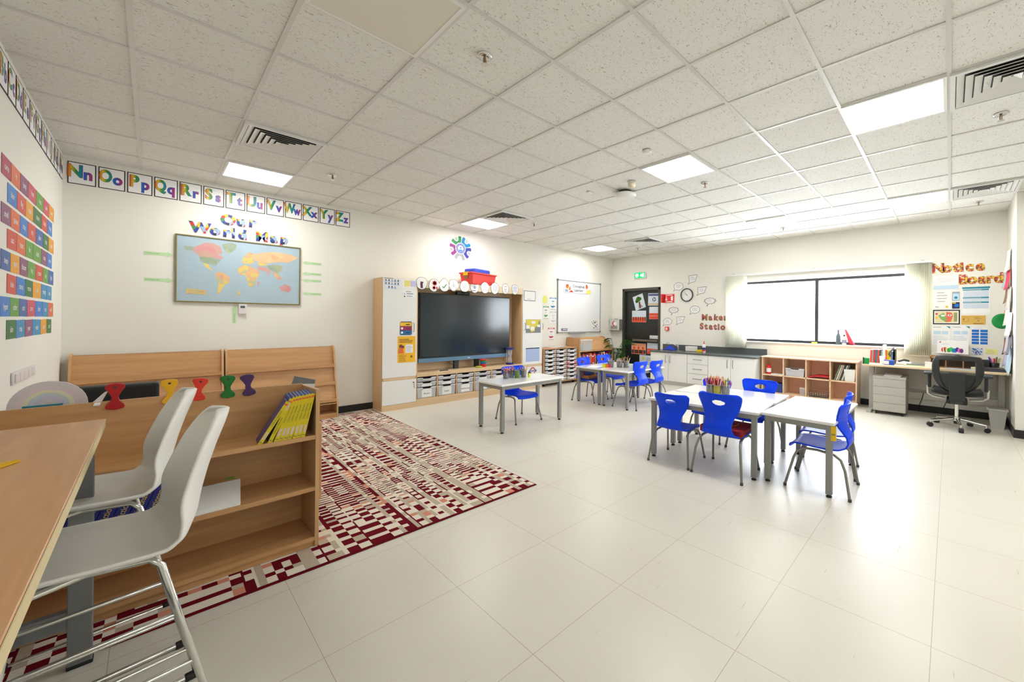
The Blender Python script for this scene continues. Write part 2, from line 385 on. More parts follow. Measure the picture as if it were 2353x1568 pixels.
MB().lathe([(.13, -.035), (.135, -.05), (.12, -.07), (.06, -.08), (0, -.081)], WHITE, 28).build('cover', t); MB().cyl((0, 0, -.035), .08, .036, DARK, 24).build('bracket', t)  # dark bracket colour stands in for the shadow above the dome
tag(MB().lathe([(.04, 0), (.042, -.012), (.025, -.024), (0, -.025)], WHITE, 20, (3.29, .29, 3.0)).build('ceiling_sensor'), 'small white round sensor on the ceiling beside the middle lit panel', 'sensor')
tag(MB().box((3.8, 1.47, 2.985), (3.9, 1.52, 3.0), WHITE).box((3.92, 1.5, 2.99), (3.97, 1.53, 3.0), WHITE).build('ceiling_bracket', bevel=.004), 'small white bracket on the ceiling left of the network box', 'bracket')

# blinds and their rail
t = thing('blind_rail', 'white aluminium blind rail along the top of the window', 'rail', P3(8.3, 0, 2.34))
MB().box((-.025, -1.62, -.012), (.025, 1.53, .022), WHITE).build('rail', t, bevel=.003)
for y in (1.46, 0, -1.5): MB().box((-.01, y-.02, .0), (.079, y+.02, .03), GREY).build('bracket', t)
BL = M('blind_fabric', (243, 240, 214), .8); BL.node_tree.nodes['Principled BSDF'].inputs['Transmission Weight'].default_value = 0
def fabric():
    m, nt, b, N, L = nodes_of('translucent_blind', .8); d = N('BsdfDiffuse'); d.inputs[0].default_value = lin((250, 249, 240)); t = N('BsdfTranslucent'); t.inputs[0].default_value = lin((254, 253, 244))
    x = N('MixShader'); x.inputs[0].default_value = .58; L(d.outputs[0], x.inputs[1]); L(t.outputs[0], x.inputs[2]); L(x.outputs[0], nt.nodes['Material Output'].inputs[0]); return m
FB = fabric()
def blind(y0, y1, label):
    t = thing('vertical_blind', label, 'blind', P3(8.3, y0, .87))
    n = 13
    for k in range(n):
        y = (y1-y0)*(k+.5)/n
        MB().grid(lambda u, v: (-.05+.1*u, y-.036*(u-.5)+.012*math.sin(PI*u), 1.455*v), 6, 1, FB).build('slat', t, solid=.001)
    MB().tube([(-.05, .02, .012), (-.05, y1-y0-.02, .012)], .003, WHITE, 6).build('bottom_chain', t)
blind(1.2, 1.59, 'pale yellow vertical blind bunched at the left side of the window')
blind(-1.6, -1.29, 'pale yellow vertical blind bunched at the right side beside the notice board')

# ------------------------------------------------------------------ alphabet frieze
def alpha_card(X, w, h, txt, label):
    o = MB().box((-w/2, -h/2, 0), (w/2, h/2, .002), INK).rect(-w/2+.008, -h/2+.008, w/2-.008, h/2-.008, .0026, PAPER).build('alphabet_card', X=X)
    tag(o, label, 'alphabet card', 'alphabet cards below the ceiling')
    m = MB(); e = MB()
    for q_, (tx, sz, xx, yy) in enumerate([(txt[0], .17, -w*.24, -.035), (txt[1], .15, w*.21, -.05)]):
        m.text(tx, sz, RAIN, xx, yy, .0036, .034, sx=.82*min(1, w/.18)*(.8 if tx in 'WMOQwm' else 1)); e.text(tx, sz, INK, xx, yy, .003, .048, sx=.82*min(1, w/.18)*(.8 if tx in 'WMOQwm' else 1))
    e.build('letter_outline', o); m.build('letters', o)
for i, c in enumerate('NOPQRSTUVWXYZ'):
    x = -.407+.2*i
    alpha_card(on_back(x, 2.84), .186, .222, (c, c.lower()), 'alphabet card reading %s%s in rainbow letters above the map wall' % (c, c.lower()))
ly = [2.03, 2.24, 2.45, 2.66, 2.87, 3.09, 3.31, 3.54, 3.77, 3.98, 4.16, 4.33, 4.49, 4.66]
for i, c in enumerate('ABCDEFGHIJKLM'):
    w = ly[i+1]-ly[i]-.012
    alpha_card(on_left((ly[i]+ly[i+1])/2, 2.855), w, .222, (c, c.lower()), 'alphabet card reading %s%s high on the left wall' % (c, c.lower()))

# ------------------------------------------------------------------ word cards on the left wall
WC = {'m': (172, 50, 84), 'o': (222, 112, 70), 'v': (140, 84, 120), 'p': (202, 84, 104), 'g': (104, 158, 66), 'y': (230, 162, 48), 'b': (64, 128, 206), 'r': (208, 84, 70), 'd': (62, 116, 66), 'n': (70, 104, 170), 's': (62, 142, 190)}
CN = {'m': 'maroon', 'o': 'orange', 'v': 'mauve', 'p': 'pink', 'g': 'light green', 'y': 'amber', 'b': 'bright blue', 'r': 'red', 'd': 'dark green', 'n': 'navy blue', 's': 'sky blue'}
odd = [2.32, 2.56, 2.82, 3.07, 3.36, 3.66, 3.92, 4.18]; even = [2.47, 2.73, 3.0, 3.26, 3.59, 3.85, 4.09]
WR = [('movpgpy', 'camp fit jump hunt shop pink sand', 2.3), ('bryd rb'.replace(' ', ''), 'blink flag chain storm black frog', 2.155), ('vobrndy', 'smell queue stop trip plum thin cook', 2.01),
      ('rogg vb'.replace(' ', ''), 'cuts toast for cloth soap note', 1.87), ('nyvgrgn', 'deep sport bloom hug cream sky light', 1.725), ('rbdyss', 'slide stamp moon wolf strong star', 1.585),
      ('bgnpbso', 'hyper under arm corn after torn wolf', 1.44), ('dsvsyd', 'slim trap year wash spot surf', 1.295)]
ordw = ['first', 'second', 'third', 'fourth', 'fifth', 'sixth', 'seventh', 'bottom']
CARD = {k: M('card_'+CN[k].replace(' ', '_'), v, .55) for k, v in WC.items()}
for r, (cs, ws, z) in enumerate(WR):
    e = odd if len(cs) == 7 else even
    for k, (c, wd) in enumerate(zip(cs, ws.split())):
        w = e[k+1]-e[k]-.012
        rot = rnd.uniform(-.02, .02)
        o = sheet(w, .122, CARD[c]).text(wd, .055, PAPER, 0, -.018, .0025, .01, sx=.95).build('word_card', X=on_left((e[k]+e[k+1])/2, z+.0, .001, rot))
        tag(o, '%s word card, %s from the left in the %s row of the left wall' % (CN[c], ordw[k], ordw[r]), 'word card', 'word cards on the left wall')
SWP = M('socket_white', (224, 220, 220), .4)
t = thing('light_switch', 'white five-gang light switch plate on the left wall', 'switch', on_left(2.96, .972))
MB().box((-.36, -.04, 0), (.36, .04, .01), SWP).build('plate', t, bevel=.003)
for k in range(5): MB().box((-.32+.13*k, -.028, .01), (-.21+.13*k, .028, .016), SWP).build('rocker', t, bevel=.002)

# ------------------------------------------------------------------ title letters
def letters(words, make, mat, edge, names, cat, group):
    for s, pts, size in words:
        for (a, z, rot), ch in zip(pts, s):
            m = MB().text(ch, size, edge, 0, 0, .002, .062).text(ch, size, mat, 0, 0, .0028, .042)
            o = m.build('letter_cutout', X=make(a, z, rot))
            tag(o, names(s, ch, pts.index((a, z, rot))), cat, group)
def spread(s, a0, a1, z0, z1, sg=1):
    wd = [1.35 if c in 'MWmw' else (.5 if c in 'il' else (.75 if c in 'trf' else 1)) for c in s]; tot = sum(wd); o = []; acc = 0
    for k, c in enumerate(wd):
        u = (acc+c/2)/tot; acc += c; o.append((a0+(a1-a0)*u, z0+(z1-z0)*u, .08*math.sin(k*2.3)))
    return o
nth = ['first', 'second', 'third', 'fourth', 'fifth', 'sixth', 'seventh']
nm = lambda title: (lambda s, ch, k: 'patchwork cut-out letter %s, %s of the word %s in the title %s' % (ch, nth[k], s, title))
letters([('Our', spread('Our', .665, 1.0, 2.525, 2.54), .17), ('World', spread('World', .40, .92, 2.395, 2.365), .165), ('Map', spread('Map', .985, 1.34, 2.375, 2.375), .165)],
        lambda a, z, r: on_back(a, z, .001, r), FLAGS, M('letter_edge_grey', (150, 152, 160), .5), nm('above the map'), 'letter', 'flag patchwork title letters')
letters([('Notice', spread('Notice', -1.62, -2.18, 2.175, 2.175), .19), ('Board', spread('Board', -1.905, -2.37, 1.985, 1.985), .19)],
        lambda a, z, r: on_right(a, z, .001, r), DOTS, M('letter_edge_gold', (206, 170, 70), .5), nm('over the desk'), 'letter', 'donut patchwork title letters')
letters([('Maker', spread('Maker', 2.19, 1.61, 1.42, 1.42), .17), ('Station', spread('Station', 2.24, 1.53, 1.225, 1.215), .175)],
        lambda a, z, r: on_right(a, z, .001, r), MAKER, INK, nm('beside the left blind'), 'letter', 'maker title letters')

# ------------------------------------------------------------------ world map
MAP = {'canada':[(-0.459,0.252),(-0.397,0.287),(-0.358,0.322),(-0.28,0.327),(-0.213,0.287),(-0.199,0.216),(-0.239,0.193),(-0.185,0.164),(-0.212,0.139),(-0.279,0.152),(-0.396,0.147),(-0.421,0.179),(-0.459,0.209)],
'alaska':[(-0.534,0.259),(-0.459,0.261),(-0.447,0.21),(-0.484,0.214),(-0.521,0.217)],
'usa':[(-0.402,0.151),(-0.279,0.149),(-0.212,0.134),(-0.239,0.086),(-0.258,0.057),(-0.305,0.069),(-0.357,0.076),(-0.395,0.103)],
'mexico':[(-0.37,0.08),(-0.318,0.063),(-0.311,0.033),(-0.278,-0.008),(-0.304,0.004),(-0.343,0.03)],
'greenland':[(-0.2,0.324),(-0.118,0.355),(-0.062,0.335),(-0.075,0.278),(-0.138,0.215),(-0.172,0.247),(-0.193,0.289)],
'samn':[(-0.251,-0.023),(-0.198,-0.018),(-0.122,-0.075),(-0.135,-0.14),(-0.169,-0.161),(-0.23,-0.156),(-0.257,-0.095)],
'sams':[(-0.23,-0.156),(-0.169,-0.161),(-0.196,-0.217),(-0.223,-0.281),(-0.239,-0.282),(-0.237,-0.219)],
'africa':[(-0.046,0.061),(0.011,0.095),(0.084,0.074),(0.136,0.051),(0.166,0.007),(0.137,-0.062),(0.122,-0.12),(0.086,-0.189),(0.064,-0.19),(0.041,-0.108),(0.026,-0.034),(-0.031,-0.03),(-0.053,0.014)],
'europe':[(-0.018,0.129),(0.01,0.206),(0.054,0.258),(0.098,0.255),(0.083,0.187),(0.113,0.143),(0.069,0.11),(0.011,0.113)],
'russia':[(0.083,0.234),(0.172,0.264),(0.31,0.298),(0.487,0.285),(0.579,0.247),(0.521,0.21),(0.455,0.172),(0.375,0.173),(0.234,0.138),(0.143,0.147),(0.091,0.179)],
'kaz':[(0.143,0.143),(0.234,0.134),(0.234,0.109),(0.158,0.101)],
'china':[(0.234,0.109),(0.327,0.133),(0.407,0.118),(0.391,0.057),(0.344,0.023),(0.265,0.064)],
'india':[(0.136,0.089),(0.219,0.088),(0.281,0.056),(0.258,-0.014),(0.235,0.032),(0.181,0.037),(0.144,0.052)],
'seasia':[(0.297,0.038),(0.36,0.025),(0.376,-0.023),(0.408,-0.059),(0.344,-0.055),(0.312,0.001)],
'aus':[(0.369,-0.161),(0.433,-0.117),(0.49,-0.142),(0.499,-0.192),(0.466,-0.224),(0.393,-0.208)],
'mad':[(0.142,-0.109),(0.16,-0.102),(0.157,-0.146),(0.142,-0.153)],
'legend':[(-0.508,-0.233),(-0.339,-0.244),(-0.341,-0.297),(-0.511,-0.292)],
'star':[(-0.041,-0.225),(-0.032,-0.258),(-0.015,-0.264),(-0.032,-0.273),(-0.041,-0.299),(-0.049,-0.274),(-0.066,-0.267),(-0.049,-0.259)]}
def land(name, c1, c2, c3):
    return patch(name, [c1, c1, c2, c1, c3, c1], 14, .5)
LC = {'pink': land('land_pink', (206, 156, 154), (200, 162, 148), (210, 148, 146)), 'sage': land('land_sage', (158, 172, 152), (150, 166, 142), (172, 178, 150)), 'yellow': land('land_yellow', (226, 202, 112), (224, 190, 104), (220, 182, 120)),
      'orange': land('land_orange', (228, 186, 142), (224, 174, 130), (230, 194, 150)), 'mix': patch('land_mix', [(226, 182, 130), (224, 200, 116), (214, 164, 136), (190, 188, 146), (220, 176, 136)], 22)}
lk = {'canada': 'pink', 'alaska': 'sage', 'usa': 'sage', 'mexico': 'yellow', 'greenland': 'sage', 'samn': 'mix', 'sams': 'yellow', 'africa': 'mix', 'europe': 'mix', 'russia': 'orange', 'kaz': 'yellow', 'china': 'sage', 'india': 'pink', 'seasia': 'mix', 'aus': 'pink', 'mad': 'pink', 'legend': 'yellow', 'star': 'yellow'}
t = thing('world_map', 'framed wall map of the world with pale blue seas under the patchwork title', 'map', on_back(.8715, 1.9525, .002))
m = MB(); OL = M('olive_frame', (128, 118, 66), .45)
for a in [(-.603, -.392, .603, -.378), (-.603, .378, .603, .392), (-.603, -.378, -.589, .378), (.589, -.378, .603, .378)]: m.box((a[0], a[1], 0), (a[2], a[3], .022), OL)
m.build('frame', t, bevel=.003)
m = sheet(1.19, .768, M('map_sea', (172, 194, 206), .35, noise=.05, nscale=5), .012); o_ = m
for yy in (-.06, .03, -.15, .1): m.rect(-.585, yy-.0012, .585, yy+.0012, .0124, M('map_line', (160, 182, 194), .5))
for k, (n, p) in enumerate(MAP.items()): m.poly(p, .0128+.0001*k, LC[lk[n]])
lines(m, -.495, -.35, -.29, -.24, 4, GINK, .3, .0148)
m.build('sheet', t)
AG = M('pale_green_paper', (192, 224, 176), .6)
def arrow(X, w, h, label, back=False):
    m = sheet(w*.75, h*.6, AG)
    m.v = [(x-w*.125, y, z) for x, y, z in m.v]; m.prism([(w*.25, -h/2), (w*.5, 0), (w*.25, h/2)], 'z', 0, .0015, AG)
    lines(m, -w*.47, w*.22, -h*.2, h*.2, 1, M('green_ink', (166, 206, 150), .6), .5)
    tag(m.build('paper_arrow', X=X @ (Matrix.Rotation(PI, 4, 'Z') if back else Matrix.Identity(4))), label, 'paper arrow', 'pale green arrows around the map')
arrow(on_back(.145, 2.094), .235, .062, 'upper pale green paper arrow left of the map'); arrow(on_back(.145, 1.80), .235, .062, 'lower pale green paper arrow left of the map')
for z, l in [(2.148, 'topmost'), (2.0, 'second from top'), (1.906, 'third from top'), (1.722, 'lowest')]:
    arrow(on_back(1.61, z), .235, .055, l+' pale green paper arrow right of the map', True)
arrow(on_back(.79, 1.428, .001, PI/2), .225, .06, 'pale green paper arrow pointing up under the map')
t = thing('thermostat', 'white thermostat with a small dark display under the map', 'thermostat', on_back(.868, 1.492))
MB().box((-.04, -.062, 0), (.04, .062, .028), SWP).build('case', t, bevel=.004); MB().box((-.022, .012, .028), (.022, .04, .0295), M('lcd', (70, 76, 74), .3)).build('display', t)

# ------------------------------------------------------------------ school emblem on the wall
t = thing('wall_emblem', 'round emblem of five coloured figures holding a blue disc above the screen', 'emblem', on_back(3.915, 2.675))
m = MB().disc(0, 0, .098, .002, PAPER, 32).disc(0, 0, .09, .003, M('emblem_blue', (30, 70, 160), .45), 32).disc(0, 0, .055, .004, PAPER, 24).disc(0, .012, .017, .005, SKYB, 16)
m.poly([(-.036, -.04), (-.02, -.018), (0, -.028), (.02, -.014), (.036, -.036), (.02, -.05), (-.02, -.05)], .005, SKYB)
for k in range(26):
    a = k*2*PI/26; m.disc(.072*math.cos(a), .072*math.sin(a), .0055, .0042, PAPER, 6)
m.build('centre_disc', t)
for cname, c, a0 in [('green', (30, 130, 70), 118), ('cyan', (10, 130, 190), 48), ('indigo', (56, 60, 150), -22), ('grey', (150, 150, 152), -95), ('purple', (134, 40, 120), -168)]:
    mt = M('emblem_'+cname, c, .45); m = MB()
    q = lambda r, d: (r*math.cos(math.radians(a0+d)), r*math.sin(math.radians(a0+d)))
    for s in (1, -1): m.poly([q(.106, 0), q(.138, 0), q(.146, 8*s), q(.165, 13*s), q(.19, 14*s), q(.208, 13*s), q(.222, 20*s), q(.215, 31*s), q(.16, 33*s), q(.106, 33*s)], .002, mt)
    hx, hy = q(.185, 0); m.disc(hx, hy, .028, .0025, mt, 18).disc(hx, hy, .021, .003, PAPER, 16).disc(hx, hy, .011, .0034, mt, 12)
    m.build('figure', t, label=cname+' figure')

# ------------------------------------------------------------------ whiteboard and posters
t = thing('whiteboard', 'large white wall board with a grey aluminium frame in the far corner', 'whiteboard', on_back(7.115, 1.708, .004))
MB().box((-.74, -.6, 0), (.74, .6, .012), M('board_white', (238, 240, 240), .2)).build('panel', t)
m = MB()
for a in [(-.755, -.61, .755, -.59), (-.755, .59, .755, .61), (-.755, -.59, -.735, .59), (.735, -.59, .755, .59)]: m.box((a[0], a[1], 0), (a[2], a[3], .02), GREY)
m.build('frame', t)
for x in (-.745, .745):
    for z in (-.6, .6): MB().box((x-.022, z-.022, 0), (x+.022, z+.022, .024), M('corner_grey', (120, 122, 124), .5)).build('corner_cap', t, bevel=.006)
MB().box((-.39, -.632, 0), (.16, -.61, .06), GREY).build('pen_tray', t)
on_wb = lambda x, z: on_back(x, z, .022)
m = sheet(.95, .235, M('banner_paper', (226, 232, 238), .5)).text('Conceptual', .088, INK, .02, .02, .002, .018).text('Learning', .088, INK, .02, -.075, .002, .018)
m.disc(-.37, .03, .05, .002, ORANGE).disc(-.35, .06, .02, .0024, M('brown_ink', (110, 60, 36))).disc(-.29, -.02, .035, .002, YEL).poly([(-.32, -.05), (-.27, .06), (-.25, -.05)], .0024, ORANGE).poly([(-.44, -.1), (-.44, -.03), (-.34, -.04), (-.34, -.1)], .002, M('grey_blue', (150, 165, 185))).poly([(-.32, -.1), (-.22, -.05), (-.16, -.1)], .0026, RED)
m.disc(.31, .05, .045, .002, ORANGE).disc(.3, .09, .022, .0024, M('brown_ink')).poly([(.27, -.11), (.3, -.03), (.44, .0), (.46, -.11)], .002, M('pale_yellow', (236, 222, 120)))
tag(m.build('paper_banner', X=on_wb(7.03, 2.147)), 'paper banner reading Conceptual Learning with orange pictures at the top of the whiteboard', 'banner')
tag(sheet(.19, .05, M('sticker_violet', (90, 84, 120))).rect(-.06, -.008, .075, .01, .002, PAPER).build('sticker', X=on_wb(6.58, 1.175)), 'small dark violet sticker in the lower left of the whiteboard', 'sticker')
m = sheet(.32, .22, PAPER); r = random.Random(3)
for k in range(26): m.disc(r.uniform(-.12, .12)*(1-.4*(k > 12)), r.uniform(-.09, .09), r.uniform(.008, .02), .002+.0001*k, [SKYB, YEL, M('brown_ink'), GREEN, ORANGE, M('grey_blue')][k % 6], 8)
tag(m.build('small_poster', X=on_wb(7.66, 1.29)), 'small picture sheet of many coloured dots in the lower right of the whiteboard', 'poster')
def lamp_poster(x, z, w, h, c, label):
    m = sheet(w, h); cm = M('poster_'+str(c), c, .55)
    m.rect(-w/2, h*.4, w/2, h*.5, .002, cm).rect(-w*.34, h*.43, w*.3, h*.468, .0024, PAPER); m.disc(0, h*.2, w*.26, .002, cm, 16, h*.035)
    m.poly([(-w*.36, -h*.12), (-w*.3, -h*.28), (0, -h*.33), (w*.42, -h*.2), (w*.1, -h*.16), (-w*.2, -h*.19)], .002, cm)
    lines(m, -w*.2, w*.2, -h*.1, h*.14, 4, GINK, .2); m.rect(-w*.4, -h*.46, w*.4, -h*.43, .002, cm)
    tag(m.build('wall_poster', X=on_back(x, z)), label, 'poster', 'small posters left of the whiteboard')
lamp_poster(6.232, 1.755, .2, .275, (20, 130, 180), 'small poster with a blue heading left of the whiteboard')
lamp_poster(6.02, 1.55, .165, .285, (70, 150, 90), 'small poster with a green heading beside the right cabinet')
lamp_poster(6.243, 1.436, .19, .285, (196, 200, 206), 'small pale grey poster under the blue one left of the whiteboard')
lamp_poster(6.187, 1.076, .2, .275, (190, 40, 60), 'small poster with a red heading above the drawer trolley')
tag(MB().disc(0, 0, .075, 0, M('pale_lime', (228, 228, 120)), 20, .085).prism([(.075*math.cos(k*PI/10), .085*math.sin(k*PI/10)) for k in range(20)], 'z', 0, .0015, M('pale_lime')).build('round_note', X=on_back(5.985, 1.84)), 'pale yellow round paper beside the top of the right cabinet', 'note')
# first aid cabinet
t = thing('first_aid_cabinet', 'grey first aid box with a red crescent left of the black door', 'first aid box', on_right(4.50, 1.285, .001))
MB().box((-.155, -.135, 0), (.155, .135, .13), M('box_grey', (128, 126, 120), .45)).build('case', t, bevel=.005)
m = MB().box((-.155, -.135, .131), (.155, .135, .14), M('box_front', (206, 206, 204), .35)).disc(0, .03, .065, .1412, RED, 24).disc(.02, .03, .05, .1416, PAPER, 24).rect(-.12, -.11, .1, -.03, .1412, M('box_print', (150, 140, 136)))
m.build('door', t)
MB().box((-.05, .135, .05), (.05, .15, .09), GREY).build('handle', t)

# ------------------------------------------------------------------ screen wall: two tall cabinets, niche, tray units
CF = 4.32                                  # front plane of the cabinets
def tall_cabinet(x0, x1, label, right):
    t = thing('tall_cabinet', label, 'cabinet', P3(x0, CF, 0)); w = x1-x0; d = YB-CF-.014
    MB().box((0, .016, 0), (.018, d, 2.005), MAPLEZ).box((w-.018, .016, 0), (w, d, 2.005), MAPLEZ).box((.018, .016, 1.985), (w-.018, d, 2.005), MAPLE).box((.018, d-.01, .08), (w-.018, d, 1.985), MAPLEZ).box((.018, .016, .455), (w-.018, d-.01, .492), MAPLE).box((.018, .0, .45), (w-.018, .016, .49), MAPLE).build('body', t)
    MB().box((0, 0, 0), (w, .016, .082), MAPLE).build('plinth', t)
    up = MB().box((.006, 0, .494), (w-.006, .015, 2.003), WHITE).build('door', t)
    lo = MB().box((.006, 0, .086), (w-.006, .015, .448), WHITE).build('door', t)
    for hx in ((.05, w+.012) if right else (w-.06,)):
        MB().tube([(hx, 0, 1.185), (hx, -.03, 1.195), (hx, -.03, 1.315), (hx, 0, 1.325)], .006, M('handle_tan', (190, 160, 130), .4, .5) if not right else GREY).build('handle', up) if hx < w else MB().tube([(hx-.012, .02, 1.185), (hx+.018, .02, 1.2), (hx+.018, .02, 1.31), (hx-.012, .02, 1.325)], .006, GREY).build('side_handle', t)
    if not right:
        k = MB().cyl((w-.055, 0, .395), .009, .012, CHROME, X=Matrix.Translation((w-.055, 0, .395)) @ Matrix.Rotation(PI/2, 4, 'X') @ Matrix.Translation((-w+.055, 0, -.395)))
        k.box((w-.063, -.022, .388), (w-.047, -.01, .402), BLACK).box((w-.049, -.02, .30), (w-.045, -.014, .385), BLACK); k.build('key', lo)
    return t
tall_cabinet(2.425, 2.952, 'tall white-doored cabinet with a yellow poster, left of the screen', False)
tall_cabinet(5.078, 5.6, 'tall white-doored cabinet with two handles, right of the screen', True)
t = thing('screen_niche', 'pale wood niche framing the large black screen between the tall cabinets', 'niche', P3(2.952, CF, 0))
MB().box((0, .33, .525), (2.126, .345, 1.99), MAPLE).build('back_panel', t)
MB().box((2.108, .016, .525), (2.126, .33, 1.99), MAPLEZ).build('side_panel', t); MB().box((0, .016, .525), (.018, .33, 1.99), MAPLEZ).build('side_panel', t)
MB().box((0, 0, 1.885), (2.126, .018, 2.005), M('fascia_cream', (232, 212, 176), .5)).build('fascia', t); MB().box((0, .018, 1.99), (2.126, .345, 2.005), MAPLE).build('top', t)
TX = [2.952, 3.302, 3.652, 4.002, 4.36, 4.718, 5.078]
def tray_unit(i0, i1, label):
    x0, x1 = TX[i0], TX[i1]; t = thing('tray_unit', label, 'storage unit', P3(x0, CF, 0)); w = x1-x0
    MB().box((0, 0, 0), (w, .016, .1), MAPLE).build('plinth', t); MB().box((0, 0, .1), (w, .345, .118), MAPLE).build('bottom_panel', t)
    MB().box((0, .33, .118), (w, .345, .465), MAPLE).build('back_panel', t)
    for i in range(i0, i1+1):
        x = TX[i]-x0; a = max(0, x-.009); b = min(w, x+.009)
        MB().box((a, 0, .118), (b, .33, .465), MAPLEZ).build('divider', t)
tray_unit(0, 3, 'low maple tray unit with three columns of trays, left half below the screen')
tray_unit(3, 6, 'low maple tray unit with three columns of trays, right half behind the single table')
tag(MB().box((2.952, CF-.004, .465), (5.078, CF+.33, .523), MAPLE).build('worktop', bevel=.003), 'long pale wood shelf board running below the large screen', 'shelf')

def tray_mesh(w, h, d, name='tray_body'):
    """open tray seen from the front: thin walls, lipped rim dipping in the middle"""
    m = MB(); e = .004; q = w/2
    prof = [(-q+.012, 0), (q-.012, 0), (q, h), (q*.48, h), (q*.36, h-.022), (-q*.36, h-.022), (-q*.48, h), (-q, h)]
    m.prism(prof, 'y', 0, e, TRAY); m.box((-q+.012, e, 0), (q-.012, d, e), TRAY)
    m.add([(-q+.012, e, 0), (-q, e, h), (-q, d, h), (-q+.012, d, 0)], [(0, 1, 2, 3)], TRAY).add([(q-.012, e, 0), (q, e, h), (q, d, h), (q-.012, d, 0)], [(3, 2, 1, 0)], TRAY)
    m.add([(-q+.012, d, 0), (q-.012, d, 0), (q, d, h), (-q, d, h)], [(0, 1, 2, 3)], TRAY)
    return m
RIM = M('tray_rim', (236, 236, 238), .3)
def rim(w, h, d):
    q = w/2; pts = [(-q, -.006, h), (-q*.48, -.006, h), (-q*.36, -.006, h-.022), (q*.36, -.006, h-.022), (q*.48, -.006, h), (q, -.006, h)]
    m = MB()
    for a, b in zip(pts, pts[1:]): m.prism([(a[0], a[2]-.009), (b[0], b[2]-.009), (b[0], b[2]+.002), (a[0], a[2]+.002)], 'y', -.01, .006, RIM)
    return m
cont = [patch('tray_stuff_a', [(150, 150, 158), (120, 130, 150), (170, 165, 160), (140, 120, 110)], 16), patch('tray_stuff_b', [(130, 140, 130), (180, 150, 90), (150, 150, 170), (110, 100, 100)], 16)]
def storage_tray(w, h, d, label, X, group, lab=None, stuff=0, tint=None):
    t = thing('storage_tray', label, 'tray', X, group)
    b = tray_mesh(w, h, d)
    if tint: b.mats = [tint]
    b.build('body', t); rim(w, h, d).build('rim', t)
    MB().box((-w/2+.03, .02, .006), (w/2-.03, d-.03, h*.6), cont[stuff]).build('contents', t)
    if lab is not None:
        m = MB().box((-w*.26, -.0025, h*.06), (w*.26, 0, h-.03), PAPER)
        if lab: m.text(lab, .034, INK, 0, h*.34, 0, .008, X=axes((0, -.003, 0), (1, 0, 0), (0, 0, 1), (0, -1, 0)))
        m.build('label_card', t)
    return t
cn = ['first', 'second', 'third', 'fourth', 'fifth', 'sixth']
words = ['Phonics', 'English', 'Handwriting', '', '', '']
for c in range(6):
    x = (TX[c]+TX[c+1])/2; w = TX[c+1]-TX[c]-.03
    for k, (z, h, n) in enumerate([(.122, .165, 'deep bottom'), (.30, .07, 'shallow middle'), (.385, .06, 'shallow top')]):
        lb = (words[c] if k == 0 else ('' if k == 1 else None))
        storage_tray(w, h, .27, '%s clear tray in the %s column below the screen' % (n, cn[c]), P3(x, CF+.012, z), 'clear trays below the screen', lb, (c+k) % 2)

# interactive screen, camera bar and things on the worktop
t = thing('interactive_screen', 'large black touch screen with a blue-grey bottom bar standing in the niche', 'screen', P3(3.97, 4.47, 0))
sm, nt, b_, N, L = nodes_of('screen_glass', .13)
b_.inputs['Base Color'].default_value = lin((34, 48, 56)); b_.inputs['Specular IOR Level'].default_value = .65
MB().box((-.915, .012, .735), (.915, .09, 1.82), BLACK).build('housing', t, bevel=.006)
MB().box((-.895, .0, .765), (.895, .013, 1.80), sm).build('glass', t)
m = MB().box((-.925, -.012, .672), (.925, .09, .738), M('screen_bar', (104, 138, 166), .35, .4)); m.box((-.025, -.0135, .7), (.025, -.012, .71), PAPER)
m.build('bottom_bar', t, bevel=.004)
MB().box((-.25, .04, .522), (-.17, .1, .68), DARK).box((.17, .04, .522), (.25, .1, .68), DARK).build('bracket', t)
t = thing('camera_bar', 'black conference camera perched on the top edge of the screen', 'camera', P3(3.86, 4.49, 1.822))
MB().box((-.13, -.03, .0), (.13, .05, .055), M('camera_black', (40, 42, 42), .5)).build('body', t, bevel=.018)
MB().cyl((0, 0, 0), .018, .01, M('lens_black', (8, 8, 10), .1), 20, X=axes((.0, -.031, .028), (1, 0, 0), (0, 0, 1), (0, -1, 0))).build('lens', t)
t = thing('hourglass', 'large sand timer with dark blue ends on the shelf right of the screen', 'hourglass', P3(4.83, 4.40, .523))
MB().cyl((0, 0, 0), .075, .035, NAVY, 6).build('base', t); MB().cyl((0, 0, .29), .085, .035, NAVY, 6).build('cap', t)
MB().lathe([(.045, .036), (.05, .08), (.035, .13), (.008, .16), (.035, .19), (.05, .24), (.045, .29)], CLEAR, 20).build('glass_bulb', t)
MB().lathe([(.001, .05), (.04, .05), (.042, .07), (.02, .10), (0, .108)], M('sand', (176, 120, 80), .8), 16).build('sand', t)
for k in range(3): MB().tube([(.06*math.cos(k*2.1+.4), .06*math.sin(k*2.1+.4), .035), (.06*math.cos(k*2.1+.4), .06*math.sin(k*2.1+.4), .29)], .005, M('post_grey', (190, 190, 196), .3)).build('post', t)
for k, (mt, c) in enumerate([(RED, 'red'), (RED, 'red'), (SKYB, 'blue'), (GREEN, 'green'), (RED, 'red')]):
    tag(MB().lathe([(.018, 0), (.055, .004), (.06, .014), (.055, .024), (.018, .028)], mt, 20, (4.23, 4.40, .523+.029*k)).build('stacking_ring'),
        '%s stacking ring, %s in the small stack below the screen' % (c, ['lowest', 'second from the bottom', 'third from the bottom', 'fourth from the bottom', 'topmost'][k]), 'toy ring', 'stacking rings below the screen')
tag(MB().lathe([(.018, 0), (.055, .004), (.06, .014), (.055, .024), (.018, .028)], M('lime_plastic', (190, 200, 50), .4), 20, (4.12, 4.37, .523)).build('stacking_ring'), 'yellow-green ring lying flat beside the small stack below the screen', 'toy ring')
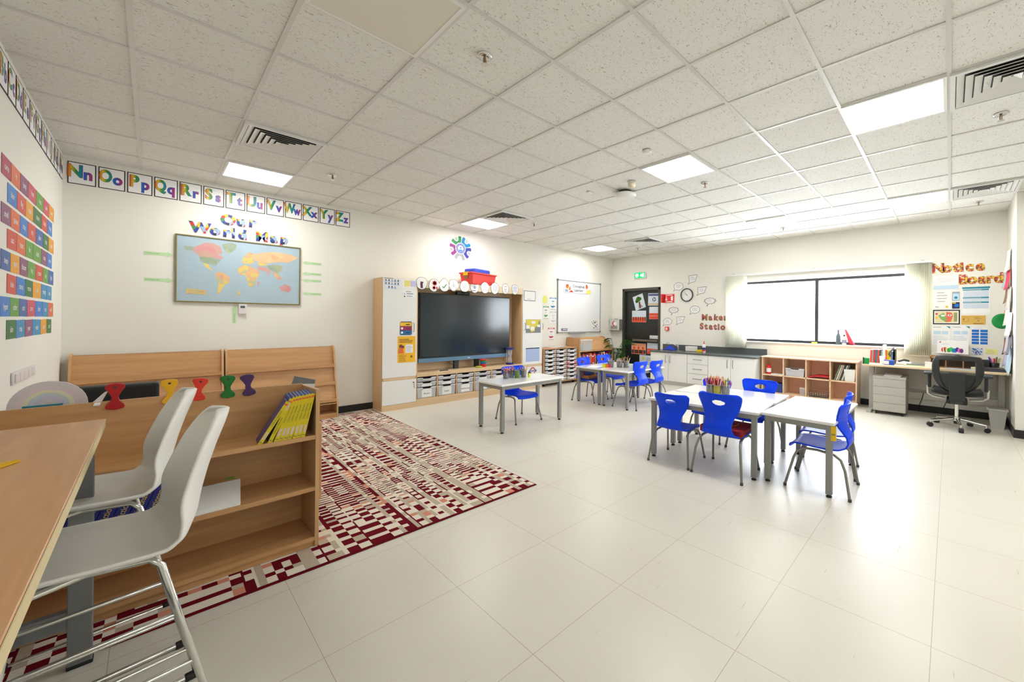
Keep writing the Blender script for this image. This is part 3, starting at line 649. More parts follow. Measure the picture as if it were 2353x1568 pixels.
tag(MB().box((3.36, 4.36, .523), (3.52, 4.375, .537), BLACK).box((3.33, 4.362, .523), (3.36, 4.373, .533), PAPER).build('marker_pen', bevel=.003), 'black marker pen lying on the shelf below the screen', 'pen')
tag(MB().tube([(3.52, 4.5, .73), (3.54, 4.45, .66), (3.62, 4.42, .61), (3.72, 4.44, .65), (3.75, 4.5, .72)], .004, BLACK, 6).build('cable'), 'thin dark cable looping down below the screen', 'cable')
# red box on top
t = thing('storage_box', 'red plastic storage box with yellow clips on top of the niche', 'storage box', P3(4.16, 4.47, 2.006, .25))
rb = M('red_box', (236, 62, 56), .4)
m = MB(); w, d, h = .62, .30, .19
m.add([(-w*.46, -d*.43, 0), (w*.46, -d*.43, 0), (w*.46, d*.43, 0), (-w*.46, d*.43, 0), (-w/2, -d/2, h), (w/2, -d/2, h), (w/2, d/2, h), (-w/2, d/2, h)],
      [(0, 3, 2, 1), (4, 5, 6, 7), (0, 1, 5, 4), (1, 2, 6, 5), (2, 3, 7, 6), (3, 0, 4, 7)], rb).build('body', t, bevel=.012)
MB().box((-w/2-.012, -d/2-.012, h-.004), (w/2+.012, d/2+.012, h+.022), rb).build('lid', t, bevel=.006)
MB().box((-w/2-.02, -.05, h-.035), (-w/2-.008, .05, h+.026), YEL).box((-w/2-.02, -.05, h+.018), (-w/2+.03, .05, h+.028), YEL).build('clip', t)
MB().box((-w/2-.006, -.04, h-.09), (-w/2+.004, .04, h-.045), M('sticker_brown', (150, 120, 90))).build('sticker', t)
t = thing('blue_box', 'flat blue box lying on the red storage box', 'box', P3(4.16, 4.5, 2.219, .3))
MB().box((-.21, -.12, 0), (.21, .12, .07), M('blue_box', (40, 70, 190), .45)).build('body', t, bevel=.01); MB().box((-.2, -.11, .07), (.2, .11, .078), M('blue_lid', (120, 140, 220), .4)).build('lid', t)

# concept cards hanging on the fascia
def blob(r, seed, n=26, rx=1., ry=1.):
    q = random.Random(seed); a = [q.uniform(-.07, .07) for _ in range(4)]
    return [(r*rx*(1+a[0]*math.sin(2*k*2*PI/n)+a[1]*math.cos(3*k*2*PI/n)+a[2]*math.sin(5*k*2*PI/n))*math.cos(k*2*PI/n), r*ry*(1+a[3]*math.cos(2*k*2*PI/n)+a[1]*math.sin(3*k*2*PI/n))*math.sin(k*2*PI/n)) for k in range(n)]
def shrink(p, f): return [(a*f, b*f) for a, b in p]
pic = ['raised fist', 'red gears', 'green tick', 'down arrow', 'radiating circle', 'wavy lines', 'folded hill', 'spiral', 'small figure', 'blue cells']
def ring(m, x, y, r, th, z, mat, n=20):
    for k in range(n):
        a, b = k*2*PI/n, (k+1)*2*PI/n
        m.add([(x+r*math.cos(a), y+r*math.sin(a), z), (x+r*math.cos(b), y+r*math.sin(b), z), (x+(r-th)*math.cos(b), y+(r-th)*math.sin(b), z), (x+(r-th)*math.cos(a), y+(r-th)*math.sin(a), z)], [(0, 1, 2, 3)], mat)
def bar(m, x0, y0, x1, y1, th, z, mat):
    dx, dy = x1-x0, y1-y0; l = math.hypot(dx, dy) or 1; nx, ny = -dy/l*th/2, dx/l*th/2
    m.poly([(x0+nx, y0+ny), (x0-nx, y0-ny), (x1-nx, y1-ny), (x1+nx, y1+ny)], z, mat)
for k, (x, z) in enumerate([(3.02, 1.958), (3.227, 1.942), (3.407, 1.95), (3.578, 1.967), (3.787, 1.958), (3.986, 1.962), (4.199, 1.962), (4.413, 1.965), (4.652, 1.972), (4.877, 1.972)]):
    p = blob(.1, k+5, 26, .92 if k < 8 else .78, 1.05); m = MB().prism(p, 'z', 0, .002, INK).poly(shrink(p, .95), .0025, PAPER); z2 = .003
    if k == 0: m.poly([(-.02, -.08), (.02, -.08), (.015, -.01), (.03, .02), (-.02, .025), (-.025, -.01)], z2, M('dark_purple', (80, 40, 70)))
    elif k == 1:
        for (a, b, r) in [(.01, .03, .034), (.0, -.045, .02)]:
            m.disc(a, b, r, z2, RED, 10)
            for q in range(8): bar(m, a, b, a+(r+.012)*math.cos(q*PI/4), b+(r+.012)*math.sin(q*PI/4), .012, z2, RED)
        m.rect(.035, -.07, .06, -.025, z2, RED)
    elif k == 2: bar(m, -.03, -.02, -.01, -.045, .014, z2, GREEN); bar(m, -.01, -.045, .04, .02, .014, z2, GREEN)
    elif k == 3: bar(m, 0, .06, 0, -.03, .005, z2, GINK); bar(m, -.015, -.015, 0, -.035, .005, z2, GINK); bar(m, .015, -.015, 0, -.035, .005, z2, GINK); ring(m, 0, -.045, .05, .004, z2, GINK)
    elif k == 4:
        ring(m, 0, 0, .022, .005, z2, GINK)
        for q in range(8): bar(m, .03*math.cos(q*PI/4), .03*math.sin(q*PI/4), .065*math.cos(q*PI/4), .065*math.sin(q*PI/4), .004, z2, GINK)
    elif k == 5: m.disc(.0, -.01, .026, z2, M('grey_blue')); bar(m, -.02, .045, .055, .05, .012, z2, PURP); bar(m, -.055, -.07, .02, -.065, .01, z2, PURP)
    elif k == 7: [ring(m, .01, 0, r, .004, z2, M('grey_blue')) for r in (.055, .035, .018)]
    elif k == 8: ring(m, 0, -.02, .02, .005, z2, PURP); bar(m, -.03, .04, .03, .04, .006, z2, PURP); bar(m, -.03, -.06, .03, -.06, .006, z2, GINK)
    elif k == 9: [ring(m, a, b, .018, .004, z2, SKYB, 6) for a, b in ((0, 0), (.03, .03), (-.03, .03), (0, .055), (.03, -.03), (-.03, -.03))]
    else: bar(m, -.06, -.06, 0, -.03, .004, z2, GINK); bar(m, 0, -.03, .05, -.06, .004, z2, GINK)
    tag(m.build('concept_card', X=on_plane(x, CF-.0035, z)), 'white cut-out card with a %s, %s from the left above the screen' % (pic[k], ['first', 'second', 'third', 'fourth', 'fifth', 'sixth', 'seventh', 'eighth', 'ninth', 'last'][k]), 'concept card', 'cut-out cards above the screen')

# papers on the cabinet doors
onc = lambda x, z: on_plane(x, CF-.0012, z)
m = sheet(.235, .175, M('film', (230, 232, 234), .3))
m.rect(-.115, .078, .02, .085, .002, INK); q = 0
for r_, n in ((.045, 5), (.0, 5), (-.055, 3)):
    for k in range(n):
        x = -.09+.045*k+(.045 if n == 3 else 0); m.disc(x, r_+.01, .011, .002, [M('brown_ink'), INK, M('grey_blue')][k % 3], 8); m.rect(x-.016, r_-.012, x+.016, r_-.004, .002, SKYB)
tag(m.build('picture_sheet', X=onc(2.56, 1.912)), 'sheet of thirteen tiny pictures at the top left of the left cabinet door', 'sheet')
m = sheet(.235, .13, PAPER); m.rect(-.075, -.04, .015, .05, .002, M('pale_yellow')).rect(.02, -.04, .105, .05, .002, M('pale_lilac', (206, 200, 232)))
tag(m.build('chart_sheet', X=onc(2.82, 1.93)), 'white sheet with a yellow and a lilac square on the left cabinet door', 'sheet')
m = sheet(.2, .112, PAPER); m.disc(-.075, 0, .016, .002, M('pale_lilac')).poly([(-.09, -.05), (-.06, -.05), (-.075, -.022)], .002, INK); m.rect(-.045, -.005, .06, .012, .002, M('grey_blue')); lines(m, -.045, .085, -.05, -.02, 1); lines(m, -.06, .06, .02, .05, 1)
tag(m.build('notice_sheet', X=onc(2.825, 1.774)), 'small white notice with three symbols below the yellow and lilac squares', 'sheet')
p = [(-.09, .085), (-.075, .1), (.08, .1), (.093, .085), (.093, -.095), (.075, -.108), (-.08, -.108), (-.093, -.09)]
m = MB().prism(p, 'z', 0, .0015, M('dark_navy', (30, 34, 80))).rect(-.088, .03, .088, .088, .002, M('card_amber_b', (236, 190, 40))).rect(-.088, -.036, .088, .026, .002, M('card_maroon_b', (160, 30, 80))).rect(-.088, -.1, .088, -.04, .002, M('card_blue_b', (20, 110, 160)))
m.rect(0, .045, .06, .06, .0024, INK).disc(-.06, -.005, .018, .0024, PAPER).disc(-.06, -.07, .018, .0024, PAPER).rect(-.075, .04, -.045, .075, .0024, YEL).rect(0, -.012, .06, 0, .0024, M('dark_navy')).rect(0, -.078, .06, -.062, .0024, M('dark_navy'))
tag(m.build('striped_card', X=onc(2.775, 1.245)), 'rounded card in amber, maroon and blue bands beside the left cabinet handle', 'card')
m = sheet(.275, .405, M('poster_yellow', (244, 186, 22), .5)); lines(m, -.115, .1, .1, .165, 3, M('poster_brown', (110, 80, 30)), .45)
m.rect(-.02, -.055, .1, .075, .002, PAPER); lines(m, -.01, .09, -.04, .06, 6, GINK, .25, .0024); m.disc(-.09, .05, .028, .002, M('brown_ink')).disc(-.06, .04, .022, .0022, M('brown_ink')).poly([(-.13, -.06), (-.12, .03), (-.06, .03), (-.04, -.06)], .0021, ORANGE)
lines(m, -.12, .0, -.19, -.075, 8, M('poster_brown'), .3)
for q in range(8): bar(m, .075, -.115, .075+.025*math.cos(q*PI/4), -.115+.025*math.sin(q*PI/4), .005, .002, INK)
tag(m.build('yellow_poster', X=onc(2.789, .915)), 'bright yellow poster with dark heading low on the left cabinet door', 'poster')
m = MB().box((-.148, -.1, 0), (.148, .1, .002), M('frame_green', (60, 84, 64))).rect(-.138, -.09, .138, .09, .0025, PAPER); lines(m, -.06, .06, -.07, -.055, 1, GINK, .4, .003)
tag(m.build('framed_sheet', X=onc(5.252, 1.868)), 'blank white sheet with a dark green border at the top of the right cabinet door', 'sheet')
m = MB().box((-.197, -.135, 0), (.197, .135, .0015), M('sheet_grey', (128, 128, 132))).poly([(-.19, .13), (.19, .13), (.19, .04), (.05, -.02), (.03, -.1), (-.05, -.12), (-.1, -.05), (-.19, .0)], .002, M('sheet_yellow', (226, 206, 70))).rect(-.19, -.05, -.1, .02, .0024, PAPER).rect(-.05, .05, .05, .1, .0024, PAPER).rect(-.07, -.08, .02, -.01, .0024, PAPER).rect(.1, -.02, .18, .03, .0024, PAPER).rect(.13, .03, .18, .1, .0024, M('sage_ink', (150, 160, 110)))
tag(m.build('yellow_map_sheet', X=onc(5.354, 1.263)), 'grey and yellow diagram sheet between the handles of the right cabinet', 'sheet')
m = sheet(.43, .36, PAPER); m.rect(-.18, -.13, .18, .14, .002, M('blue_table', (178, 196, 232))).rect(-.18, .125, .18, .145, .0024, M('dark_navy'))
for k in range(7): m.rect(-.18, .09-.034*k, .18, .094-.034*k, .0024, M('table_line', (120, 140, 190)))
tag(m.build('timetable_sheet', X=onc(5.34, .682)), 'white sheet with a pale blue ruled table low on the right cabinet door', 'sheet')
m = MB().prism([(.075*math.cos(k*PI/12), .075*math.sin(k*PI/12)) for k in range(24)], 'z', 0, .0012, M('badge_red', (196, 80, 70))).disc(0, -.005, .05, .0018, PAPER).rect(-.1, -.02, .1, .018, .0022, M('badge_blue', (50, 70, 150))).rect(-.07, -.006, .07, .004, .0026, PAPER).rect(-.085, -.08, .085, -.055, .0027, WHITE)
tag(m.build('round_sticker', X=onc(5.345, .362)), 'round red sticker crossed by a blue bar on the lower right cabinet door', 'sticker')

# ------------------------------------------------------------------ drawer trolley, book browser, palm
t = thing('tray_trolley', 'wooden trolley of three tray columns on castors beside the right cabinet', 'trolley', P3(5.63, 4.3, 0))
TW = 1.0; cw = (TW-.018*4)/3
MB().box((0, 0, .77), (TW, .36, .79), BEECH).build('top', t); MB().box((0, 0, .06), (TW, .36, .08), BEECH).build('base_panel', t); MB().box((.018, .345, .08), (TW-.018, .36, .77), BEECH).build('back_panel', t)
for k in range(4): MB().box((k*(cw+.018), 0, .08), (k*(cw+.018)+.018, .345, .77), BEECHZ).build('divider', t)
for x in (.06, TW-.06):
    for y in (.06, .3): MB().cyl((0, 0, -.01), .028, .02, BLACK, 16, X=axes((x, y, .03), (0, 1, 0), (0, 0, 1), (1, 0, 0))).box((x-.012, y-.015, .04), (x+.012, y+.015, .06), GREY).build('castor', t)
PT = M('pink_tray', (238, 150, 160), .4, alpha=.75)
proto = None
for c in range(3):
    for r in range(8):
        tint = PT if (c == 2 and r in (3, 4)) else None
        lab = '%s tray from the top in the %s column of the trolley' % (['first', 'second', 'third', 'fourth', 'fifth', 'sixth', 'seventh', 'lowest'][r], ['left', 'middle', 'right'][c])
        X = P3(5.63+.018+cw/2+c*(cw+.018), 4.293, .77-.0855*(r+1)+.004)
        if tint: storage_tray(cw-.02, .062, .3, 'pink '+lab, X, 'trays in the trolley', '', 0, tint)
        elif proto is None: proto = storage_tray(cw-.02, .062, .3, 'clear '+lab, X, 'trays in the trolley', '')
        else: dup(proto, X, 'clear '+lab)
for k in range(3):
    m = MB().box((-.15, -.1, 0), (.15, .1, .004), [M('salmon_paper', (220, 130, 120)), PAPER, M('grey_paper', (210, 206, 200))][k])
    tag(m.build('loose_sheet', X=P3(5.98+.13*k, 4.46, .791+.0045*k, .2*k-.2)), '%s loose sheet in the pile on top of the tray trolley' % ['salmon', 'white', 'grey'][k], 'sheet')

t = thing('book_browser', 'beech book browser unit with a sloping top in the far corner under the whiteboard', 'bookcase', P3(6.66, 4.25, 0))
BW = 1.22; sd = [(.42, 0), (.42, .99), (.36, 1.0), (.0, .99), (-.005, .66), (.0, 0)]
MB().prism(sd, 'x', 0, .02, BEECHZ).build('side_panel', t); MB().prism([(.42, 0), (.42, .99), (.36, 1.0), (.28, .99), (.0, .69), (0, 0)], 'x', BW-.02, BW, BEECHZ).build('side_panel', t)
MB().prism([(.34, .985), (.36, .985), (.07, .70), (.05, .70)], 'x', .02, BW-.02, BEECH).build('sloping_panel', t)
MB().box((.02, .0, .67), (BW-.02, .38, .695), BEECH).build('ledge', t); MB().box((.02, .0, .33), (BW-.02, .4, .35), BEECH).build('shelf', t); MB().box((.02, .0, .05), (BW-.02, .4, .07), BEECH).build('bottom_panel', t); MB().box((.02, .4, .0), (BW-.02, .42, .9), BEECH).build('back_panel', t)
bc = [(200, 40, 50), (40, 60, 150), (240, 238, 230), (30, 34, 44), (220, 60, 50), (60, 140, 150), (226, 190, 60), (190, 60, 120), (30, 90, 170), (240, 240, 235), (60, 60, 60), (220, 120, 60)]
BK = [M('book_%d' % i, c, .5) for i, c in enumerate(bc)]
x = 6.70; r = random.Random(11)
bi = 0
bcn = ['red', 'navy', 'cream', 'black', 'scarlet', 'teal', 'amber', 'magenta', 'blue', 'white', 'charcoal', 'orange']
while x < 7.80:
    th = r.uniform(.02, .045); h = r.uniform(.22, .29); k = r.randrange(12)
    m = MB().box((0, 0, 0), (th, .2, h), BK[k]).box((.002, -.001, .03), (th-.002, .001, .06), BK[(k+5) % 12]).box((.002, -.001, h-.06), (th-.002, .001, h-.04), PAPER)
    tag(m.build('picture_book', X=P3(x, 4.26+r.uniform(0, .03), .35)), '%s book, number %d from the left on the lower shelf of the corner browser' % (bcn[k], bi+1), 'book', 'books in the corner browser')
    x += th+.003; bi += 1
t = thing('clear_box', 'clear plastic box with papers on the ledge of the corner browser', 'box', P3(6.70, 4.26, .696))
MB().box((0, 0, 0), (.40, .13, .004), CLEAR).box((0, 0, 0), (.40, .004, .24), CLEAR).box((0, 0, 0), (.004, .13, .24), CLEAR).box((.396, 0, 0), (.40, .13, .24), CLEAR).build('body', t)
MB().box((-.005, -.008, .235), (.41, .14, .25), RIM).build('lid', t)
MB().box((.03, .02, .006), (.12, .1, .16), cont[1]).box((.13, .02, .006), (.38, .1, .14), M('box_papers', (214, 218, 224), .6)).box((.16, .018, .12), (.36, .1, .128), GINK).build('contents', t)

t = thing('potted_palm', 'green potted palm in the corner left of the black door', 'plant', P3(8.08, 4.36, 0))
MB().lathe([(.12, 0), (.15, .26), (.16, .28), (.145, .28), (.14, .25)], M('pot_dark', (60, 56, 50), .6), 24).build('pot', t); MB().cyl((0, 0, .2), .14, .05, M('soil', (60, 44, 32), .9), 20).build('soil', t)
PG = [M('palm_green', (60, 106, 28), .6, spec=.15), M('palm_dark', (36, 80, 24), .6, spec=.15)]
r = random.Random(21)
for k in range(13):
    a = math.radians(165+11.5*k); ln = r.uniform(.26, .46); ht = r.uniform(.5, 1.08)
    dx, dy = math.cos(a), math.sin(a)
    if dx > .2: ln *= .5
    pts = [(0, 0, .22), (dx*ln*.2, dy*ln*.2, ht*.65), (dx*ln*.6, dy*ln*.6, ht), (dx*ln*1.1, dy*ln*1.1, ht-.05)]
    m = MB().tube(pts, [.006, .005, .004, .002], PG[1], 6)
    for q in range(11):
        u = .25+.75*q/10; p = Vector(pts[1]).lerp(Vector(pts[2]), u*2) if u < .5 else Vector(pts[2]).lerp(Vector(pts[3]), u*2-1)
        for s in (1, -1):
            l = .17*(1-.5*abs(u-.4)); sx, sy = -dy*s, dx*s
            e = p+Vector((sx*l*.75+dx*l*.75, sy*l*.75+dy*l*.75, -l*.25)); n = Vector((dx, dy, .6))*.009; mid = p.lerp(e, .45)+Vector((0, 0, .015))
            m.add([p, mid+n, e, mid-n], [(0, 1, 2, 3)], PG[(q+k) % 2])
    m.build('frond', t)

# ------------------------------------------------------------------ tables and blue chairs
def make_table(lx, ly, label, X, group='white pupil tables'):
    t = thing('pupil_table', label, 'table', X, group); a, b = lx/2, ly/2
    MB().box((-a, -b, .575), (a, b, .6), TOPW).build('tabletop', t, bevel=.006)
    MB().box((-a+.05, -b+.028, .53), (a-.05, -b+.058, .574), LEGG).box((-a+.05, b-.058, .53), (a-.05, b-.028, .574), LEGG).box((-a+.028, -b+.05, .53), (-a+.058, b-.05, .574), LEGG).box((a-.058, -b+.05, .53), (a-.028, b-.05, .574), LEGG).build('apron', t)
    for sx in (-1, 1):
        for sy in (-1, 1):
            x, y = sx*(a-.045), sy*(b-.045)
            lg = MB().box((x-.022, y-.022, .022), (x+.022, y+.022, .574), LEGG).build('leg', t, bevel=.003)
            MB().lathe([(.02, 0), (.022, .008), (.012, .014), (.012, .023)], BLACK, 14, (x, y, 0)).build('foot', lg)
    return t
tb = make_table(1.06, .55, 'white table in the front group with two chair backs along its left side', P3(3.90, -.065, 0, -PI/2+.085), 'front group tables')
dup(tb, P3(4.475, -.045, 0, -PI/2+.05), 'white table at the back of the front group, under the pot of pencils')
dup(tb, P3(4.262, -.892, 0, .0), 'white table at the right end of the front group, where two chairs face left')
dup(tb, P3(3.50, 2.385, 0), 'single white table with one chair in front of the tray units', 'single table')
dup(tb, P3(5.61, 2.615, 0), 'white table on the far side of the distant group, nearest the corner bookcase', 'distant group tables')
dup(tb, P3(5.62, 2.06, 0), 'white table on the near side of the distant group', 'distant group tables')

def chair_shell():
    prof = [(.205, .318, .165), (.20, .342, .172), (.17, .356, .18), (.10, .36, .19), (0, .352, .19), (-.09, .347, .18), (-.15, .352, .165), (-.195, .372, .145), (-.218, .41, .130), (-.216, .455, .120), (-.198, .50, .126), (-.182, .545, .144), (-.178, .59, .164), (-.184, .635, .181), (-.194, .675, .192), (-.2, .705, .195), (-.203, .72, .178), (-.204, .726, .15)]
    n = len(prof)-1
    def at(u, v):
        f = v*n; i = min(int(f), n-1); k = f-i
        y, z, w = [prof[i][q]*(1-k)+prof[i+1][q]*k for q in range(3)]
        s = 2*u-1; back = max(0, min(1, (v-.42)/.25))
        return (s*w, y+back*.045*s*s-.0*s, z+(1-back)*(.012*s*s))
    cu, cv, ru, rv = .5, .785, .16, .036
    def inside(u, v): return ((u-cu)/ru)**2+((v-cv)/rv)**2
    def snap(u, v):
        d = inside(u, v)
        if .35 < d < 2.2:
            k = 1/math.sqrt(d)
            if .72 < k < 1.5: return (cu+(u-cu)*k, cv+(v-cv)*k)
        return (u, v)
    return MB().grid(at, 24, 72, BLUE, keep=lambda u, v: inside(u, v) > 1.0, snap=snap)
def make_chair(label, X, group):
    t = thing('pupil_chair', label, 'chair', X, group)
    chair_shell().build('seat_shell', t, solid=.011)
    TB = M('tube_grey', (140, 138, 130), .35, .6)
    for s in (-1, 1):
        for pts in ([(.215*s, .225, .012), (.19*s, .165, .25), (.175*s, .14, .31), (.165*s, .10, .333), (.155*s, 0, .335)], [(.222*s, -.235, .012), (.2*s, -.20, .22), (.185*s, -.17, .295), (.17*s, -.12, .325), (.155*s, 0, .335)]):
            lg = MB().tube(pts, .0105, TB, 10).build('leg', t)
            MB().cyl((pts[0][0], pts[0][1], 0), .013, .022, M('tip_grey', (70, 70, 68), .6), 12).build('leg_tip', lg)
    MB().tube([(-.155, -.06, .335), (.155, -.06, .335)], .009, TB).build('cross_bar', t)
    return t
ch = make_chair('blue chair at the far left of the front group, its back to the camera', P3(3.715, .18, 0, -PI/2+.085, .93), 'blue chairs at the front group')
dup(ch, P3(3.745, -.305, 0, -PI/2+.025, 1.02), 'blue chair holding the red cushion, its back to the camera')
dup(ch, P3(4.66, -.235, 0, PI/2-.03, 1.0), 'blue chair on the far side of the front group, seen beside the pencil pot')
dup(ch, P3(4.68, .265, 0, PI/2-.02, .93), 'blue chair directly behind the pencil pot of the front group')
dup(ch, P3(4.0, -1.02, 0, .02, 1.0), 'nearest blue chair at the right end of the front group, beside the yellow tag')
dup(ch, P3(4.49, -.965, 0, .1, 1.0), 'blue chair behind the nearest one at the right end of the front group')
dup(ch, P3(3.595, 2.555, 0, PI-.04, 1.0), 'blue chair pushed behind the single table with four pots', 'blue chair at the single table')
dup(ch, P3(5.335, 2.76, 0, PI+.12, 1.0), 'blue chair with a bag on its seat at the distant tables', 'blue chairs at the distant group')
dup(ch, P3(5.90, 2.78, 0, PI, 1.02), 'blue chair on the far side of the distant tables, beside the chair with a bag', 'blue chairs at the distant group')
dup(ch, P3(5.41, 1.93, 0, 0, 1.02), 'blue chair on the near side of the distant group, left of two in side view', 'blue chairs at the distant group')
dup(ch, P3(5.89, 1.93, 0, 0, 1.0), 'blue chair on the near side of the distant group, closest to the sink cabinets', 'blue chairs at the distant group')
t = thing('seat_cushion', 'dark red square cushion with gold stitching on a blue chair seat', 'cushion', P3(3.79, -.30, .368, .03))
MB().grid(lambda u, v: ((u-.5)*.38, (v-.5)*.38, .055+.012*math.sin(PI*u)*math.sin(PI*v)), 10, 10, M('cushion_red', (150, 14, 28), .7)).box((-.19, -.19, 0), (.19, .19, .055), M('cushion_red')).build('pad', t, bevel=.008)
MB().tube([(.1*math.cos(k*PI/10)-.02, .1*math.sin(k*PI/10), .069) for k in range(-9, 11)], .0025, M('gold_thread', (200, 150, 60), .5), 6).build('stitching', t)
tag(MB().box((3.75, -1.172, .455), (3.762, -1.136, .568), YEL).box((3.749, -1.168, .50), (3.75, -1.140, .512), M('tag_grey', (150, 140, 90))).build('yellow_tag', bevel=.004), 'yellow strap hanging at the front right table corner', 'tag')
tag(MB().tube([(.11*math.cos(a*PI/8), .06, .09*math.sin(a*PI/8)) for a in range(0, 9)], .006, M('bag_brown', (190, 130, 90), .7)).box((-.14, -.08, 0), (.14, .08, .03), M('bag_brown')).box((-.14, .07, .0), (.14, .08, .2), M('bag_brown')).box((-.12, -.06, .03), (.12, .05, .05), M('orange_cover', (240, 150, 50), .5)).box((-.1, -.02, .05), (.11, .05, .13), BK[1]).box((-.09, .0, .13), (.09, .04, .16), BK[7]).build('tote_bag', X=P3(5.36, 2.80, .378, .1)), 'tan tote bag of books on the seat of a distant blue chair', 'bag')

# pots of pens
MESH = M('wire_mesh_grey', (150, 154, 152), .4, .4, alpha=.45)
PC = [((210, 40, 50), 'r'), ((40, 90, 200), 'b'), ((240, 200, 40), 'y'), ((30, 140, 70), 'g'), ((230, 120, 150), 'p'), ((240, 240, 236), 'w'), ((110, 60, 30), 'n'), ((20, 20, 24), 'k'), ((230, 120, 40), 'o'), ((120, 60, 150), 'v')]
PEN = [M('pencil_'+n, c, .4) for c, n in PC]; WOODP = M('pencil_wood', (222, 184, 130), .6)
PNAME = ['red', 'blue', 'yellow', 'green', 'pink', 'white', 'brown', 'black', 'orange', 'purple']
def pot(x, y, z, r, h, label, n, cols, group, seed, body=None, where='', ln=.17):
    t = thing('pencil_pot', label, 'pencil pot', P3(x, y, z), group)
    MB().lathe([(r*.92, 0), (r*.92, .003), (r, h), (r*.97, h), (r*.9, .006)], body or MESH, 20).build('body', t); MB().lathe([(r+.002, h-.004), (r+.002, h+.002), (r-.004, h+.002), (r-.004, h-.004)], GREY, 20).build('rim', t)
    q = random.Random(seed); used = {}
    for k in range(n):
        a = 2*PI*(k+q.uniform(.2, .8))/n; rr = r*.62*(.95 if k % 2 else .45); l = ln*q.uniform(.85, 1.1); c = cols[k % len(cols)]
        p0 = Vector((x+rr*.55*math.cos(a), y+rr*.55*math.sin(a), z+.008)); d = Vector((math.cos(a)*rr*1.9, math.sin(a)*rr*1.9, l)).normalized()
        used[c] = used.get(c, 0)+1
        m = MB().tube([p0, p0+d*(l-.02)], .0052, PEN[c], 6).tube([p0+d*(l-.02), p0+d*(l-.004)], [.005, .0014], WOODP, 6).tube([p0+d*(l-.005), p0+d*l], [.0016, .0004], PEN[c], 6)
        o = m.build('pencil')
        tag(o, '%s pencil standing in %s' % (PNAME[c], where), 'pencil', '%s pencils in %s' % (PNAME[c], where))
G1 = 'mesh pots on the single table'
pot(3.331, 2.512, .6, .038, .1, 'leftmost mesh pot of pencils on the single table', 15, [4, 7, 0, 9, 4, 6], G1, 1, where='the leftmost pot on the single table', ln=.14)
pot(3.44, 2.535, .6, .036, .1, 'second mesh pot from the left on the single table', 14, [0, 7, 4, 9, 6], G1, 2, where='the second pot on the single table', ln=.14)
pot(3.489, 2.47, .6, .04, .1, 'green tinted pot third from the left on the single table', 4, [3, 3, 5], G1, 3, M('green_pot', (120, 150, 70), .4, alpha=.7), 'the green tinted pot', .13)
pot(3.575, 2.44, .6, .04, .1, 'right mesh pot with upright orange pencils on the single table', 8, [8, 2, 8, 6, 3], G1, 4, where='the right pot on the single table', ln=.15)
tag(MB().box((-.014, -.01, 0), (.014, .01, .055), M('neon_yellow', (222, 240, 40), .4)).box((-.012, -.008, .055), (.012, .008, .075), BLACK).build('highlighter', X=P3(3.64, 2.40, .6)), 'neon yellow highlighter standing right of the pots on the single table', 'highlighter')
G2 = 'mesh pots on the distant table'
pot(5.40, 2.37, .6, .055, .11, 'left mesh pot of glue sticks and scissors on the distant tables', 7, [5, 1, 5, 3, 1], G2, 5, where='the left pot on the distant tables', ln=.15)
pot(5.47, 2.235, .6, .05, .11, 'middle mesh pot with a red pencil on the distant tables', 6, [5, 2, 5, 0], G2, 6, where='the middle pot on the distant tables', ln=.15)
pot(5.545, 2.15, .6, .05, .11, 'right mesh pot of wooden tools on the distant tables', 8, [6, 5, 6, 0, 7, 2], G2, 7, where='the right pot on the distant tables', ln=.19)
for k, (c, n) in enumerate([((226, 232, 40), 'lime'), ((240, 130, 40), 'orange'), ((236, 60, 140), 'pink')]):
    tag(MB().box((-.022, -.022, 0), (.022, .022, .055), M('note_'+n, c, .6)).box((-.022, -.022, .055), (.022, .022, .058), BLACK).build('sticky_note_block', X=P3(5.30+.035*k, 2.43-.035*k, .6)), '%s block of sticky notes beside the left pot on the distant tables' % n, 'sticky notes')
tag(MB().box((-.15, -.1, 0), (.15, .1, .003), PAPER).build('paper_sheet', X=P3(5.25, 2.6, .6005, .3)), 'white sheet lying on the far distant table', 'sheet')
G3 = 'mesh pots on the front tables'
pot(4.28, .10, .6, .042, .1, 'left wire pot of the pencil cluster on the front tables', 17, [0, 4, 6, 7, 4, 0], G3, 8, where='the left pot of the front cluster', ln=.18)
pot(4.30, .03, .6, .045, .095, 'middle wire pot holding round white and yellow tools on the front tables', 16, [0, 8, 7, 4, 2, 5], G3, 9, M('pot_yellowish', (190, 180, 70), .4, alpha=.6), 'the middle pot of the front cluster', .19)
pot(4.33, -.05, .6, .045, .1, 'right wire pot of the pencil cluster on the front tables', 16, [3, 0, 2, 5, 0, 9], G3, 10, where='the right pot of the front cluster', ln=.17)

